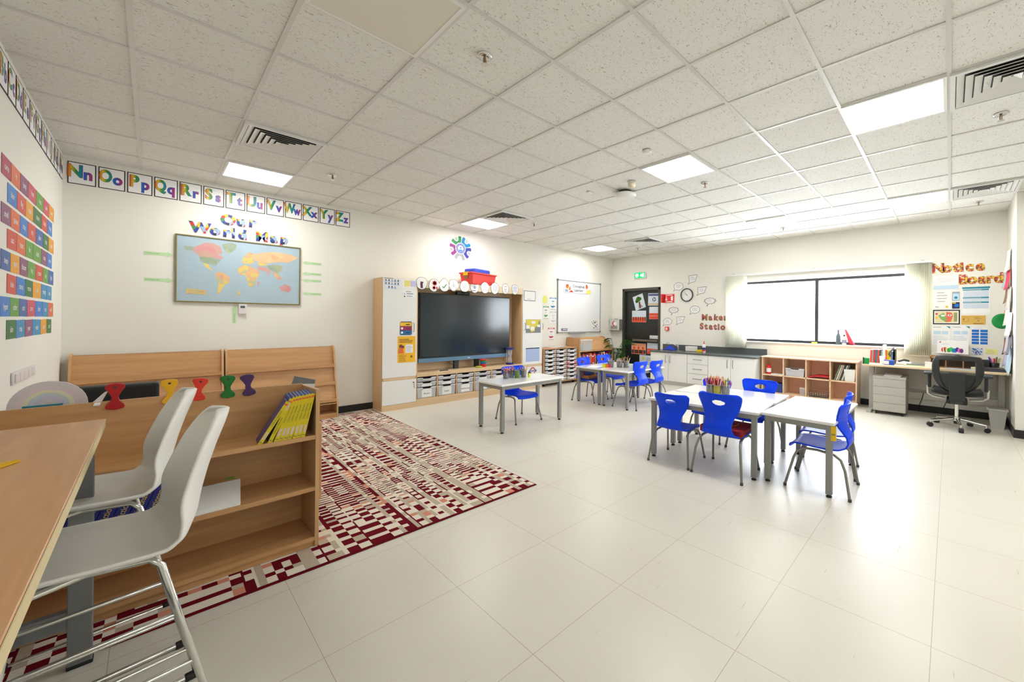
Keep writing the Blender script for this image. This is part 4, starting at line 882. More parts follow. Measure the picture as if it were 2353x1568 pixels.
# ------------------------------------------------------------------ on and around the black door
ond = lambda y, z, rot=0.: axes((8.438, y, z), (0, -1, 0), (0, 0, 1), (-1, 0, 0)) @ Matrix.Rotation(rot, 4, 'Z')
ODR = M('drawing_orange', (226, 76, 36), .6); SKY_ = M('drawing_sky', (206, 216, 226), .6)
def drawing(y, z, w, h, rot, label, kind):
    m = sheet(w, h, SKY_)
    if kind == 'tree':
        m.poly([(-.03, -h*.45), (.02, -h*.45), (.03, .0), (-.02, .0)], .002, M('trunk', (120, 60, 40), .7)); [m.disc(a, b, .045, .0022+.0001*k, PG[k % 2], 9) for k, (a, b) in enumerate([(0, .05), (-.06, .04), (.05, .07), (.0, .1), (-.03, .08)])]
        bar(m, 0, -.06, .07, -h*.42, .018, .0024, M('trunk')); bar(m, -.02, -.06, -.05, -h*.44, .012, .0024, M('trunk'))
    elif kind == 'recycle':
        m.rect(-w/2+.01, h*.28, w/2-.01, h*.45, .002, M('drawing_violet', (84, 76, 130))).rect(-w/2+.01, -h*.45, w/2-.01, -h*.33, .002, M('drawing_sand', (206, 170, 120)))
        for a in range(3):
            q = a*2*PI/3+.4; bar(m, .05*math.cos(q), .05*math.sin(q), .05*math.cos(q+1.6), .05*math.sin(q+1.6), .022, .0022, INK)
    elif kind == 'sunset':
        m.rect(-w/2+.005, -h*.1, w/2-.005, h*.48, .002, M('drawing_peach', (240, 160, 120))).rect(-w/2+.005, -h*.48, w/2-.005, -h*.1, .002, M('drawing_dark', (70, 60, 54)))
        for a in (-.13, 0, .13): m.rect(a-.012, -h*.47, a+.012, .02, .0024, ODR); m.poly([(a-.035, .02), (a, -.02), (a+.035, .02), (a, .06)], .0026, ODR)
        m.rect(-w/2+.005, -h*.48, w/2-.005, -h*.42, .0024, ODR)
    elif kind == 'sky': m.disc(-w*.25, h*.2, .03, .002, YEL); lines(m, -.02, w*.4, 0, h*.3, 2, M('grey_blue'), .5)
    else:
        m.rect(-w/2+.004, -h*.49, w/2-.004, -.02 if kind == 'posts' else -h*.25, .002, ODR)
        for k in range(6):
            a = -w*.42+k*w*.165
            if kind == 'posts': m.rect(a, -h*.36, a+w*.07, -.01, .0024, M('drawing_dark', (70, 60, 54)))
            else: bar(m, a, -h*.25, a, -h*.02, .016, .0024, ODR)
        if kind != 'posts': m.rect(-w/2+.004, -h*.22, w/2-.004, -h*.02, .0022, ODR)
    tag(m.build('pupil_drawing', X=ond(y, z, rot)), label, 'drawing', 'drawings on the black door')
drawing(3.875, 1.86, .31, .36, .3, 'tilted drawing of a green tree with brown roots on the black door', 'tree')
drawing(3.44, 1.915, .34, .3, -.02, 'drawing with a recycling sign at the top right of the black door', 'recycle')
drawing(3.876, 1.5, .42, .29, 0, 'orange drawing with a row of dark posts below the tree drawing', 'posts')
drawing(3.42, 1.585, .31, .3, 0, 'pale drawing with orange bands below the recycling drawing', 'rows')
drawing(3.88, .69, .43, .27, 0, 'peach drawing of three orange trees low on the black door', 'sunset')
drawing(3.445, .715, .37, .27, -.02, 'pale blue drawing with orange stems, right of the peach drawing', 'rows')
drawing(3.62, .41, .46, .26, 0, 'pale drawing with a small sun at the bottom of the black door', 'sky')
m = sheet(.3, .085, M('sign_green')); m.rect(-.12, .004, -.07, .03, .002, PAPER).rect(-.05, .002, .135, .032, .002, PAPER).rect(-.09, -.03, .12, -.014, .002, PAPER)
tag(m.build('door_sign', X=ond(3.41, .995)), 'green sign with white print just above the door push bar', 'sign')
t = thing('exit_sign', 'lit green emergency exit sign above the black door', 'exit sign', on_right(3.80, 2.516, .001))
EG = M('exit_green', (0, 150, 80), .4, emit=.9); EW = M('exit_white', (236, 255, 244), .4, emit=1.6)
MB().box((-.165, -.08, 0), (.165, .08, .045), WHITE).build('housing', t, bevel=.006)
m = MB().box((-.155, -.07, .045), (.155, .07, .048), EG); m.disc(-.075, 0, .045, .0485, EW, 16).poly([(.02, 0), (.055, .04), (.055, .015), (.075, .015), (.075, -.015), (.055, -.015), (.055, -.04)], .0485, EW).rect(.085, -.045, .125, .045, .0485, EW).disc(-.075, .02, .012, .049, EG, 10); bar(m, -.09, -.03, -.065, .01, .014, .049, EG); m.build('panel', t)
t = thing('fire_sign', 'red projecting fire alarm sign box right of the door frame', 'sign', on_right(3.02, 1.92, .001))
FRD = M('fire_red', (226, 40, 44), .45)
m = MB().box((-.10, -.1, .0), (.16, .1, .012), FRD).box((-.115, -.1, 0), (-.1, .1, .13), FRD)
m.poly([(-.07, -.05), (-.02, -.05), (.0, -.02), (-.03, .0), (-.03, .05), (-.055, .05), (-.055, 0), (-.075, -.02)], .0125, PAPER).rect(.08, -.05, .13, .05, .0125, PAPER).rect(-.06, .07, .12, .085, .0125, PAPER).rect(-.06, -.088, .12, -.068, .0125, PAPER); ring(m, .0, 0, .03, .01, .0127, FRD)
m.build('panel', t)
tag(MB().box((-.045, -.045, 0), (.045, .045, .04), FRD).rect(-.025, -.03, .025, .015, .0405, PAPER).rect(-.02, .022, .02, .03, .0405, PAPER).build('call_point', X=on_right(3.035, 1.212), bevel=.004), 'small red fire alarm call point below the speech bubbles', 'call point')

# clock and speech bubbles
t = thing('wall_clock', 'round white wall clock with a black rim among the speech bubbles', 'clock', on_right(2.535, 1.983))
MB().lathe([(.13, 0), (.15, .005), (.152, .03), (.14, .036), (.132, .03), (.13, .012)], M('clock_rim', (44, 42, 42), .35), 40).build('rim', t)
m = MB().cyl((0, 0, 0), .134, .014, PAPER, 40)
for k in range(12):
    a = PI/2-k*PI/6; m.text(str(k or 12), .03, INK, .105*math.cos(a), .105*math.sin(a)-.01, .0146)
m.build('dial', t)
m = MB(); bar(m, .015, -.01, -.055, .037, .008, .0165, INK); bar(m, .02, -.025, -.06, .085, .005, .017, INK); m.disc(0, 0, .008, .0175, INK, 12); m.build('hands', t)
m = MB().cyl((0, 0, .03), .133, .002, M('clock_glass', (250, 252, 252), .05, alpha=.05), 32); m.build('glass', t)
def outline(m, pts, th, z, mat):
    for a, b in zip(pts, pts[1:]+pts[:1]): bar(m, a[0], a[1], b[0], b[1], th, z, mat)
OV = [(.5*math.cos(a), .5*math.sin(a)) for a in [math.radians(d) for d in range(-118, 225, 14)]]
def bubble(y, z, w, h, kind, tail, label, seed):
    """tail: tip of the tail relative to the middle; drawn as a white cut-out with a dark outline"""
    if kind == 'round':
        p = [(a*w, b*h) for a, b in OV]; pts = p+[tail]
    elif kind == 'square': pts = [(-.46*w, .42*h), (.5*w, .5*h), (.25*w, -.42*h), (-.18*w, -.5*h), tail, (-.4*w, -.42*h)]
    else:
        pts = []
        for k in range(22):
            a = math.radians(-105+k*360/22); f = .5 if k % 2 == 0 else .37; pts.append((f*w*math.cos(a), f*h*math.sin(a)))
        pts.insert(0, tail)
    m = MB().prism(pts, 'z', 0, .0012, PAPER); outline(m, pts, .0075, .0018, INK)
    lines(m, -.26*w, .3*w, -.2*h, .28*h, 3, GINK, .22, .0018, seed)
    tag(m.build('speech_bubble', X=on_right(y, z)), label, 'speech bubble', 'speech bubbles around the clock')
bubble(2.40, 2.345, .215, .165, 'square', (-.115, -.12), 'four-sided paper speech bubble at the top, above the clock', 1)
bubble(2.755, 2.19, .235, .175, 'round', (-.13, -.105), 'oval paper speech bubble at upper left of the clock', 2)
bubble(2.185, 2.075, .215, .15, 'square', (-.12, -.112), 'four-sided paper speech bubble right of the clock', 3)
bubble(1.995, 1.835, .28, .145, 'star', (-.07, -.12), 'jagged paper speech bubble at right, above the word Maker', 4)
bubble(2.345, 1.65, .235, .165, 'round', (-.125, -.107), 'oval paper speech bubble below the clock, above the word Maker', 5)
bubble(2.875, 1.648, .275, .145, 'star', (-.055, -.125), 'jagged paper speech bubble below the red fire sign', 6)
bubble(3.03, 1.38, .22, .16, 'round', (-.125, -.105), 'oval paper speech bubble just above the red call point', 7)
bubble(2.695, 1.418, .215, .15, 'square', (-.11, -.115), 'four-sided paper speech bubble right of the red call point', 8)

# ------------------------------------------------------------------ sink cabinets
CX0 = 7.8
def base_cabinet(y1, y0, label, fronts):
    t = thing('base_cabinet', label, 'cabinet', P3(CX0, y0, 0), 'white base cabinets by the sink'); w = y1-y0
    MB().box((.018, 0, .08), (.57, w, .695), WHITE).build('carcass', t); MB().box((.06, 0, 0), (.08, w, .08), M('kick_white', (216, 214, 206), .5)).build('plinth', t)
    for kind, a, b, z0, z1, hy in fronts:
        d = MB().box((0, a+.0025, z0+.0025), (.017, b-.0025, z1-.0025), WHITE).build(kind, t, bevel=.0015)
        m = MB()
        if kind == 'door': m.tube([(0, hy, z1-.06), (-.028, hy, z1-.066), (-.028, hy, z1-.21), (0, hy, z1-.216)], .006, M('handle_steel', (130, 130, 132), .35, .8))
        else: m.tube([(0, w/2-.09, z1-.1), (-.028, w/2-.084, z1-.1), (-.028, w/2+.084, z1-.1), (0, w/2+.09, z1-.1)], .006, M('handle_steel'))
        m.build('handle', d)
base_cabinet(3.12, 2.222, 'white two-door sink cabinet nearest the black door', [('door', .45, .898, .085, .695, .5), ('door', 0, .448, .085, .695, .40)])
base_cabinet(2.218, 1.762, 'white cabinet of three drawers between the two double cabinets', [('drawer', 0, .456, .498, .695, 0), ('drawer', 0, .456, .297, .496, 0), ('drawer', 0, .456, .085, .295, 0)])
base_cabinet(1.758, .84, 'white two-door cabinet next to the open cubby shelf', [('door', .46, .918, .085, .695, .52), ('door', 0, .458, .085, .695, .41)])
WT = M('worktop_grey', (92, 98, 98), .25, noise=.12, nscale=40)
t = thing('worktop', 'dark grey worktop with an upstand along the sink cabinets', 'worktop', P3(0, 0, 0))
MB().box((CX0-.02, .81, .697), (8.36, 3.14, .727), WT).build('slab', t, bevel=.004); MB().box((8.355, .81, .727), (8.378, 3.14, .85), WT).build('upstand', t)
t = thing('sink', 'stainless steel sink set in the grey worktop', 'sink', P3(8.05, 2.72, .727))
m = MB()
for a in [(-.2, -.28, .2, -.24), (-.2, .24, .2, .28), (-.2, -.24, -.16, .24), (.16, -.24, .2, .24)]: m.box((a[0], a[1], 0), (a[2], a[3], .006), CHROME)
m.build('rim', t); MB().box((-.16, -.24, .0005), (.16, .24, .002), M('sink_steel', (150, 152, 152), .3, .8)).build('bowl', t)
t = thing('tap', 'chrome mixer tap with a long spout at the sink', 'tap', P3(8.25, 2.68, .727))
MB().cyl((0, 0, 0), .03, .012, CHROME, 20).cyl((0, 0, .01), .02, .12, CHROME, 20).build('body', t)
MB().tube([(0, 0, .08), (-.09, .09, .15), (-.17, .17, .17), (-.19, .19, .15)], .011, CHROME, 10).build('spout', t); MB().tube([(0, 0, .12), (.0, 0, .15), (.03, -.03, .19)], .008, CHROME).build('lever', t)
def rag(u, v): return ((u-.5)*.2, (v-.5)*.26, .002+.10*math.exp(-((u-.5)**2+(v-.5)**2)*9)+.012*math.sin(9*u+4*v)*(1-abs(2*u-1)))
tag(MB().grid(rag, 14, 14, M('cloth_blue', (20, 60, 190), .8)).build('cleaning_cloth', X=P3(8.16, 2.83, .736), solid=.004), 'bright blue cloth heaped at the sink beside the tap', 'cloth')
tag(MB().box((-.07, -.11, 0), (.07, .11, .09), M('tub_cream', (234, 230, 220), .5)).box((-.075, -.115, .085), (.075, .115, .105), WHITE).build('plastic_tub', X=P3(8.22, 2.34, .73), bevel=.015), 'low white tub with a lid on the worktop right of the tap', 'tub')
tag(MB().box((-.05, -.055, 0), (.05, .055, .055), M('sponge_yellow', (240, 206, 30), .9, noise=.2, nscale=60)).build('sponge', X=P3(8.1, 2.08, .727), bevel=.008), 'yellow sponge on the worktop beside the glue bottle', 'sponge')
t = thing('glue_bottle', 'white glue bottle with a red nozzle on the grey worktop', 'bottle', P3(8.1, 1.99, .727))
MB().lathe([(.032, 0), (.036, .01), (.036, .14), (.03, .165), (.014, .18)], WHITE, 20).build('body', t); MB().lathe([(.0365, .03), (.0365, .06)], RED, 20).lathe([(.0365, .062), (.0365, .11)], NAVY, 20).build('label_band', t); MB().lathe([(.014, .178), (.012, .2), (.005, .25), (0, .252)], RED, 14).build('nozzle', t)

# things on the window sill
SZ = 1.0
tag(MB().lathe([(.035, 0), (.038, .01), (.038, .14), (.03, .175), (.015, .2), (.014, .235), (.017, .238), (.017, .262), (0, .264)], M('bottle_grey', (96, 112, 118), .35), 20).build('water_bottle', X=P3(8.40, -.372, SZ)), 'dark grey-green bottle standing on the window sill', 'bottle')
t = thing('spray_bottle', 'white printed bottle on the window sill between the dark bottle and the red pouch', 'bottle', P3(8.40, -.46, SZ))
MB().lathe([(.034, 0), (.036, .01), (.036, .1), (.014, .13), (.013, .15)], WHITE, 20).build('body', t); MB().lathe([(.0365, .03), (.0365, .085)], M('grey_blue'), 20).build('label_band', t); MB().cyl((0, 0, .148), .016, .03, DARK, 14).build('cap', t)
tag(MB().grid(lambda u, v: ((u-.5)*.05*(1-v*.5), (v-.0)*.1+(u-.5)*.09*(1-v*.75), .27*v), 4, 10, M('pouch_red', (226, 70, 90), .5)).build('red_pouch', X=P3(8.40, -.575, SZ), solid=.02), 'pink-red pouch leaning on the window sill', 'pouch')
tag(MB().box((-.03, -.04, 0), (.03, .04, .025), M('note_yellow', (236, 236, 90), .6)).build('small_block', X=P3(8.40, .0, SZ), bevel=.003), 'small yellow block on the sill below the window mullion', 'block')

# ------------------------------------------------------------------ cubby shelf
t = thing('cubby_shelf', 'pinkish wooden shelf with eight open cubbies under the window', 'shelf', P3(8.0, -.705, 0))
MB().box((-.01, -.01, .722), (.375, 1.50, .742), PEACHL).build('top', t); MB().box((.355, 0, .0), (.37, 1.49, .722), PEACH).build('back_panel', t)
MB().box((0, 0, .06), (.355, 1.49, .08), PEACHL).build('bottom_panel', t); MB().box((0, .018, .388), (.355, 1.472, .406), PEACHL).build('shelf', t); MB().box((.02, 0, 0), (.036, 1.49, .06), PEACH).build('plinth', t)
for y in (0, .37, .737, 1.105, 1.472): MB().box((0, y, .08), (.355, y+.018, .722), PEACHL).build('divider', t)
t = thing('glue_tub', 'red bottle with a white label in the upper left cubby', 'bottle', P3(8.1, .69, .407))
MB().lathe([(.04, 0), (.042, .01), (.042, .13), (.03, .15), (.03, .18), (0, .182)], RED, 20).build('body', t); MB().lathe([(.0425, .035), (.0425, .11)], PAPER, 20).build('label_band', t)
tag(MB().box((-.1, -.11, 0), (.1, .11, .012), PAPER).build('thin_book', X=P3(8.12, .52, .407)), 'thin white book lying flat in the upper left cubby', 'book')
tr_ = storage_tray(.31, .14, .28, 'clear tray in the second cubby of the top row', axes((8.03, .228, .407), (0, -1, 0), (1, 0, 0), (0, 0, 1)), 'clear tray in the cubby shelf')
tag(MB().grid(lambda u, v: ((u-.5)*.24, (v-.5)*.32, .012+.035*math.sin(2.6*v+.4)**2*(1-.3*u)+.03*v*v), 10, 14, M('folder_red', (206, 30, 50), .55)).build('red_folder', X=P3(8.14, -.15, .407) @ Matrix.Rotation(PI, 4, 'Z'), solid=.012), 'curled red folder in the third cubby of the top row', 'folder')
for k in range(6):
    tag(MB().box((0, -.009, 0), (.22, .009, .27), [M('book_sage', (120, 130, 110)), M('book_pale', (214, 210, 200)), M('book_tan', (190, 170, 140)), M('book_dark', (60, 64, 66)), M('book_pale'), M('book_sage')][k]).build('leaning_book', X=P3(8.05, -.385-.026*k, .412) @ Matrix.Rotation(.30, 4, 'X')),
        '%s leaning book, %s from the left in the upper right cubby' % (['sage', 'pale', 'tan', 'dark', 'cream', 'green-grey'][k], ['first', 'second', 'third', 'fourth', 'fifth', 'sixth'][k]), 'book', 'leaning books in the upper right cubby')
m = MB().add([(-.07, -.065, 0), (.07, -.065, 0), (.07, .065, 0), (-.07, .065, 0), (-.085, -.08, .2), (.085, -.08, .2), (.085, .08, .2), (-.085, .08, .2)], [(0, 3, 2, 1), (0, 1, 5, 4), (1, 2, 6, 5), (2, 3, 7, 6), (3, 0, 4, 7)], WHITE)
tag(m.build('white_pot', X=P3(8.12, -.60, .407), solid=.004), 'square white tapered pot in the upper right cubby', 'pot')
tag(MB().box((-.12, -.13, 0), (.12, .13, .16), M('blue_dark', (40, 70, 140), .5)).build('blue_box', X=P3(8.16, .56, .081), bevel=.01), 'blue box in the lower left cubby behind a chair back', 'box')
tag(MB().box((-.05, -.04, 0), (.05, .04, .12), CLEAR).box((-.052, -.042, .12), (.052, .042, .13), RIM).build('clear_jar', X=P3(8.1, .11, .081)), 'small clear container in the second lower cubby', 'container')
t = thing('wire_basket', 'dark wire basket in the third lower cubby', 'basket', P3(8.1, -.14, .081))
MB().box((-.08, -.14, 0), (.08, .14, .004), DARK).build('base', t)
m = MB()
for z in (.02, .05, .08): m.tube([(-.08, -.14, z), (.08, -.14, z), (.08, .14, z), (-.08, .14, z), (-.08, -.14, z)], .003, DARK, 6)
for k in range(9): m.tube([(-.08, -.14+.035*k, 0), (-.08, -.14+.035*k, .085)], .0025, CHROME, 6)
m.build('wires', t)

# ------------------------------------------------------------------ teacher's desk
t = thing('teacher_desk', 'long pale wood desk with grey legs under the notice board', 'desk', P3(0, 0, 0))
MB().box((7.65, -2.39, .722), (8.36, -.82, .75), wood('desk_maple', (222, 196, 156), (232, 208, 170), 'y')).build('desktop', t, bevel=.003)
DG = M('desk_grey', (176, 174, 166), .5)
for y in (-.90, -2.33): MB().box((7.98, y-.03, .04), (8.05, y+.03, .72), DG).box((7.68 if y > -1 else 7.92, y-.03, 0), (8.33, y+.03, .04), DG).build('leg', t)
MB().box((8.26, -2.3, .36), (8.275, -.93, .72), M('modesty_grey', (196, 194, 184), .5)).build('modesty_panel', t)
tag(MB().box((8.345, -2.38, .2), (8.378, -.93, .30), M('trunking', (226, 222, 208), .5)).build('cable_trunking'), 'cream cable trunking along the wall below the desk', 'trunking')
for k, y in enumerate((-1.52, -1.80)):
    tag(MB().tube([(8.33, y, .30), (8.31, y+.02, .2), (8.32, y+.06, .08), (8.30, y+.05, .01)], .005, BLACK, 6).build('cable'), 'thin black cable hanging below the desk, ' + ['left of the office chair', 'behind the office chair'][k], 'cable')
t = thing('drawer_pedestal', 'grey four-drawer pedestal on castors under the left end of the desk', 'pedestal', P3(7.68, -1.345, 0))
PGR = M('pedestal_grey', (178, 176, 166), .45)
MB().box((.016, 0, .05), (.5, .39, .575), PGR).build('body', t); MB().box((-.002, -.002, .545), (.5, .392, .58), PGR).build('top', t)
for k in range(4): MB().box((0, .003, .058+.122*k), (.015, .387, .176+.122*k), PGR).build('drawer', t, bevel=.002)
for x in (.05, .45):
    for y in (.04, .35): MB().cyl((0, 0, -.012), .024, .024, BLACK, 14, X=axes((x, y, .025), (0, 0, 1), (1, 0, 0), (0, 1, 0))).build('castor', t)
for k in range(2): tag(MB().box((-.15, -.1, 0), (.15, .1, .01), [PAPER, M('paper_lilac', (214, 206, 216))][k]).build('paper_stack', X=P3(7.86+.02*k, -1.18, .581+.011*k, .1*k)), '%s stack of papers on the grey pedestal' % ['lower white', 'upper lilac'][k], 'papers')
DZ0 = .7505
t = thing('tape_dispenser', 'green block with a black clip at the left end of the desk', 'stationery', P3(7.70, -.87, DZ0))
MB().box((-.02, -.035, .0), (.02, .035, .095), GREEN).build('body', t, bevel=.006); MB().box((-.025, .03, -.03), (.025, .045, .1), BLACK).build('clip', t)
r = random.Random(5); y = -.87
hc = [(226, 80, 40), (150, 160, 180), (206, 50, 50), (40, 130, 150), (220, 70, 60), (70, 74, 80), (160, 200, 190), (240, 240, 236), (230, 110, 50), (226, 196, 30), (226, 196, 30), (90, 140, 190), (200, 200, 206)]
hn = ['orange-red', 'grey-blue', 'red', 'teal', 'scarlet', 'charcoal', 'mint', 'tall white', 'orange', 'yellow', 'second yellow', 'blue', 'pale grey']
for k, c in enumerate(hc):
    th = [.022, .018, .022, .02, .022, .02, .02, .035, .018, .022, .022, .02, .02][k]; h = .2 if k != 7 else .29
    h += r.uniform(-.015, .015)
    tag(MB().box((0, -th, 0), (.17, 0, h), M('desk_book_%d' % k, c, .5)).box((.003, -th+.002, h), (.168, -.002, h+.001), PAPER).build('desk_book', X=P3(8.02, y, DZ0) @ Matrix.Rotation(.05 if k < 7 else 0, 4, 'X')), '%s book in the row at the left end of the desk' % hn[k], 'book', 'books at the left end of the desk')
    y -= th+.003
t = thing('bookend', 'dark bookend with a clip at the right end of the desk books', 'bookend', P3(8.02, -1.165, DZ0))
MB().box((0, -.03, 0), (.18, 0, .23), DARK).build('plate', t); MB().tube([(-.01, -.01, .25), (-.04, .02, .2), (-.03, .05, .15), (.0, .03, .12)], .012, M('clip_grey', (96, 98, 100), .4), 8).build('clip', t)
tag(MB().lathe([(.03, 0), (.038, .12), (.036, .12), (.028, .006)], WHITE, 20).build('paper_cup', X=P3(7.86, -1.05, DZ0)), 'white cup in front of the desk books', 'cup')
tag(MB().box((-.05, -.06, 0), (.05, .06, .07), M('tissue_blue', (40, 80, 190), .5)).box((-.051, .0, .01), (.051, .061, .06), PAPER).build('tissue_box', X=P3(7.80, -1.14, DZ0)), 'small blue and white box at the front of the desk', 'box')
t = thing('desk_phone', 'white desk phone with a dark handset beside the small blue box', 'phone', P3(8.0, -1.30, DZ0))
MB().box((-.09, -.09, 0), (.09, .09, .04), WHITE).build('base', t, bevel=.01); MB().tube([(-.07, .06, .05), (-.03, .0, .075), (.0, -.06, .06)], .015, DARK, 10).build('handset', t)
tag(MB().box((-.12, -.16, 0), (.12, .16, .012), M('notepad', (206, 214, 170), .6)).box((-.1, -.14, .012), (.11, .13, .028), M('grey_book', (120, 124, 120))).build('notebook', X=P3(7.95, -1.47, DZ0)), 'grey notebook lying on a pale green pad on the desk', 'notebook')
tag(MB().box((-.05, -.05, 0), (.05, .05, .07), PAPER).build('memo_cube', X=P3(7.85, -1.60, DZ0)), 'white memo cube left of the wooden desk organiser', 'memo block')
t = thing('desk_organiser', 'wooden desk organiser with compartments behind the office chair', 'organiser', P3(8.02, -1.87, DZ0)); OW = wood('organiser_wood', (150, 108, 66), (176, 134, 90), 'y')
MB().box((-.13, -.27, 0), (.13, .27, .012), OW).build('base', t); MB().box((-.13, -.27, .13), (.13, .27, .145), OW).build('shelf', t); MB().box((.115, -.27, .012), (.13, .27, .16), OW).build('back_panel', t)
for y in (-.27, -.09, .09, .255): MB().box((-.13, y, .012), (.115, y+.015, .16 if abs(y) > .2 else .13), OW).build('divider', t)
tag(MB().box((-.1, -.15, 0), (.1, .15, .006), M('keyboard_grey', (190, 196, 204), .5)).build('paper_pad', X=P3(7.78, -1.93, DZ0)), 'pale grey pad lying in front of the wooden organiser', 'pad')
tag(MB().lathe([(.03, 0), (.034, .03), (.03, .04)], M('cream_plastic'), 16).build('tape_roll', X=P3(7.84, -2.06, DZ0)), 'cream roll in front of the organiser at its right end', 'tape')
tag(MB().box((-.06, -.05, 0), (.06, .05, .13), M('speaker_dark', (50, 50, 48), .6)).build('desk_speaker', X=P3(8.15, -2.17, DZ0), bevel=.01), 'small dark speaker between the organiser and the pen cup', 'speaker')
for k in range(3): tag(MB().box((-.16, -.13, 0), (.16, .13, .011), [M('binder_dark', (40, 40, 42), .4), M('binder_violet', (72, 66, 84), .4), M('binder_dark')][k]).build('folder', X=P3(7.88+.02*k, -2.23, DZ0+.0125*k, .06*k)), '%s dark folder in the pile at the right end of the desk' % ['lowest', 'middle', 'top'][k], 'folder', 'dark folders on the desk')
t = thing('pen_cup', 'black cup of bright markers at the right end of the desk', 'pen cup', P3(8.2, -2.27, DZ0))
MB().lathe([(.05, 0), (.055, .09), (.05, .09), (.045, .006)], BLACK, 20).build('body', t)
for k, (c, a, b) in enumerate([(PEN[4], -.03, .02), (PEN[1], -.01, .03), (PEN[9], .01, .035), (PEN[0], .02, .0), (PEN[4], .0, -.01), (PEN[3], .03, -.02), (PEN[3], .02, -.035), (WOODP, .0, -.04)]):
    tag(MB().tube([(8.2+a*.5, -2.27+b*.6, .77), (8.2+a*1.2, -2.27+b*1.5, .90+.01*(k % 3))], .008, c, 8).build('marker'), '%s marker standing in the black cup on the desk' % ['left magenta', 'blue', 'violet', 'red', 'middle magenta', 'left green', 'right green', 'wood-coloured'][k], 'marker', 'markers in the black cup')
tag(MB().box((8.345, -2.03, .895), (8.379, -1.58, .932), WHITE).build('socket_trunking', bevel=.003), 'white trunking ledge on the wall behind the office chair', 'trunking')
# office chair, facing the desk (local +x)
t = thing('office_chair', 'black mesh office chair with chrome star base at the desk', 'office chair', P3(7.40, -1.885, 0))
for k in range(5):
    a = math.radians(36+72*k+8); c, s = math.cos(a), math.sin(a)
    MB().tube([(.04*c, .04*s, .125), (.28*c, .28*s, .085)], [.02, .014], CHROME, 10).tube([(.28*c, .28*s, .088), (.28*c, .28*s, .05)], .012, CHROME, 8).build('base_arm', t)
    MB().cyl((0, 0, -.022), .03, .044, BLACK, 16, X=axes((.29*c, .29*s, .03), (0, 0, 1), (c, s, 0), (s, -c, 0))).build('castor', t)
MB().cyl((0, 0, .06), .03, .09, BLACK, 16).cyl((0, 0, .10), .036, .05, CHROME, 20).cyl((0, 0, .15), .022, .2, CHROME, 16).build('gas_column', t)
MB().box((-.13, -.1, .33), (.12, .1, .40), BLACK).build('mechanism', t, bevel=.015)
BM = M('seat_black', (22, 22, 23), .75)
MB().grid(lambda u, v: (-.22+.46*v, (u-.5)*(.46+.04*math.sin(PI*v)), .475+.03*(2*u-1)**2-.02*math.sin(PI*v)-.05*max(0, v-.8)*5*(v-.8)), 14, 14, BM).build('seat', t, solid=.05)
FRM = M('frame_black', (34, 36, 36), .45)
def bk(u, v):
    tb = [.085, .165, .208, .228, .238, .24, .236, .205]; f = min(v*7, 6.999); i = int(f); wd = tb[i]*(1-f+i)+tb[i+1]*(f-i); s = 2*u-1
    return (-.23+.06*s*s-.05*math.sin(v*2.4)+.03*v, s*wd, .50+.475*v-.02*s*s*(v > .5)-.0*v)
MB().grid(bk, 28, 30, FRM, keep=lambda u, v: not (.13 < u < .87 and .10 < v < .86)).build('back_frame', t, solid=.025)
mm, nt, b_, N, L = nodes_of('mesh_fabric', .8); b_.inputs['Base Color'].default_value = lin((44, 46, 46)); b_.inputs['Alpha'].default_value = .93
MB().grid(lambda u, v: bk(.12+.76*u, .09+.42*v), 10, 10, mm).build('back_mesh', t)
MB().grid(lambda u, v: bk(.12+.76*u, .51+.36*v), 10, 10, M('mesh_open', (44, 46, 46), .8, alpha=.28)).build('back_mesh', t)
MB().box((-.31, -.075, .40), (-.285, .075, .76), FRM).box((-.30, -.06, .36), (-.05, .06, .41), FRM).build('spine', t, bevel=.01)
MB().ball((-.25, 0, .955), (.02, .05, .03), FRM).build('head_knob', t)
for s in (1, -1):
    MB().tube([(-.05, .12*s, .39), (-.08, .24*s, .41), (-.07, .285*s, .44), (-.06, .29*s, .54)], .013, M('arm_silver', (206, 204, 198), .3, .5), 10).build('arm_tube', t)
    MB().box((-.085, .27*s-.018, .52), (-.035, .27*s+.018+.0, .70), FRM).build('arm_post', t, bevel=.008)
    MB().box((-.17, .285*s-.045, .70), (.10, .285*s+.045, .73), M('arm_pad', (40, 44, 56), .5)).build('arm_pad', t, bevel=.012)
# waste bin
t = thing('waste_bin', 'pale translucent waste bin in the corner beside the desk', 'bin', P3(7.80, -2.28, 0))
m = MB(); a, b = .06, .085
m.add([(-a, -a, .0), (a, -a, .0), (a, a, .0), (-a, a, .0), (-b, -b, .25), (b, -b, .25), (b, b, .25), (-b, b, .25)], [(0, 3, 2, 1), (0, 1, 5, 4), (1, 2, 6, 5), (2, 3, 7, 6), (3, 0, 4, 7)], M('bin_plastic', (206, 204, 196), .4))
m.build('body', t, solid=.004); m = MB()
for q in [(-b-.012, -b-.012, b+.012, -b+.004), (-b-.012, b-.004, b+.012, b+.012), (-b-.012, -b, -b+.004, b), (b-.004, -b, b+.012, b)]: m.box((q[0], q[1], .24), (q[2], q[3], .258), M('bin_plastic'))
m.build('rim', t)

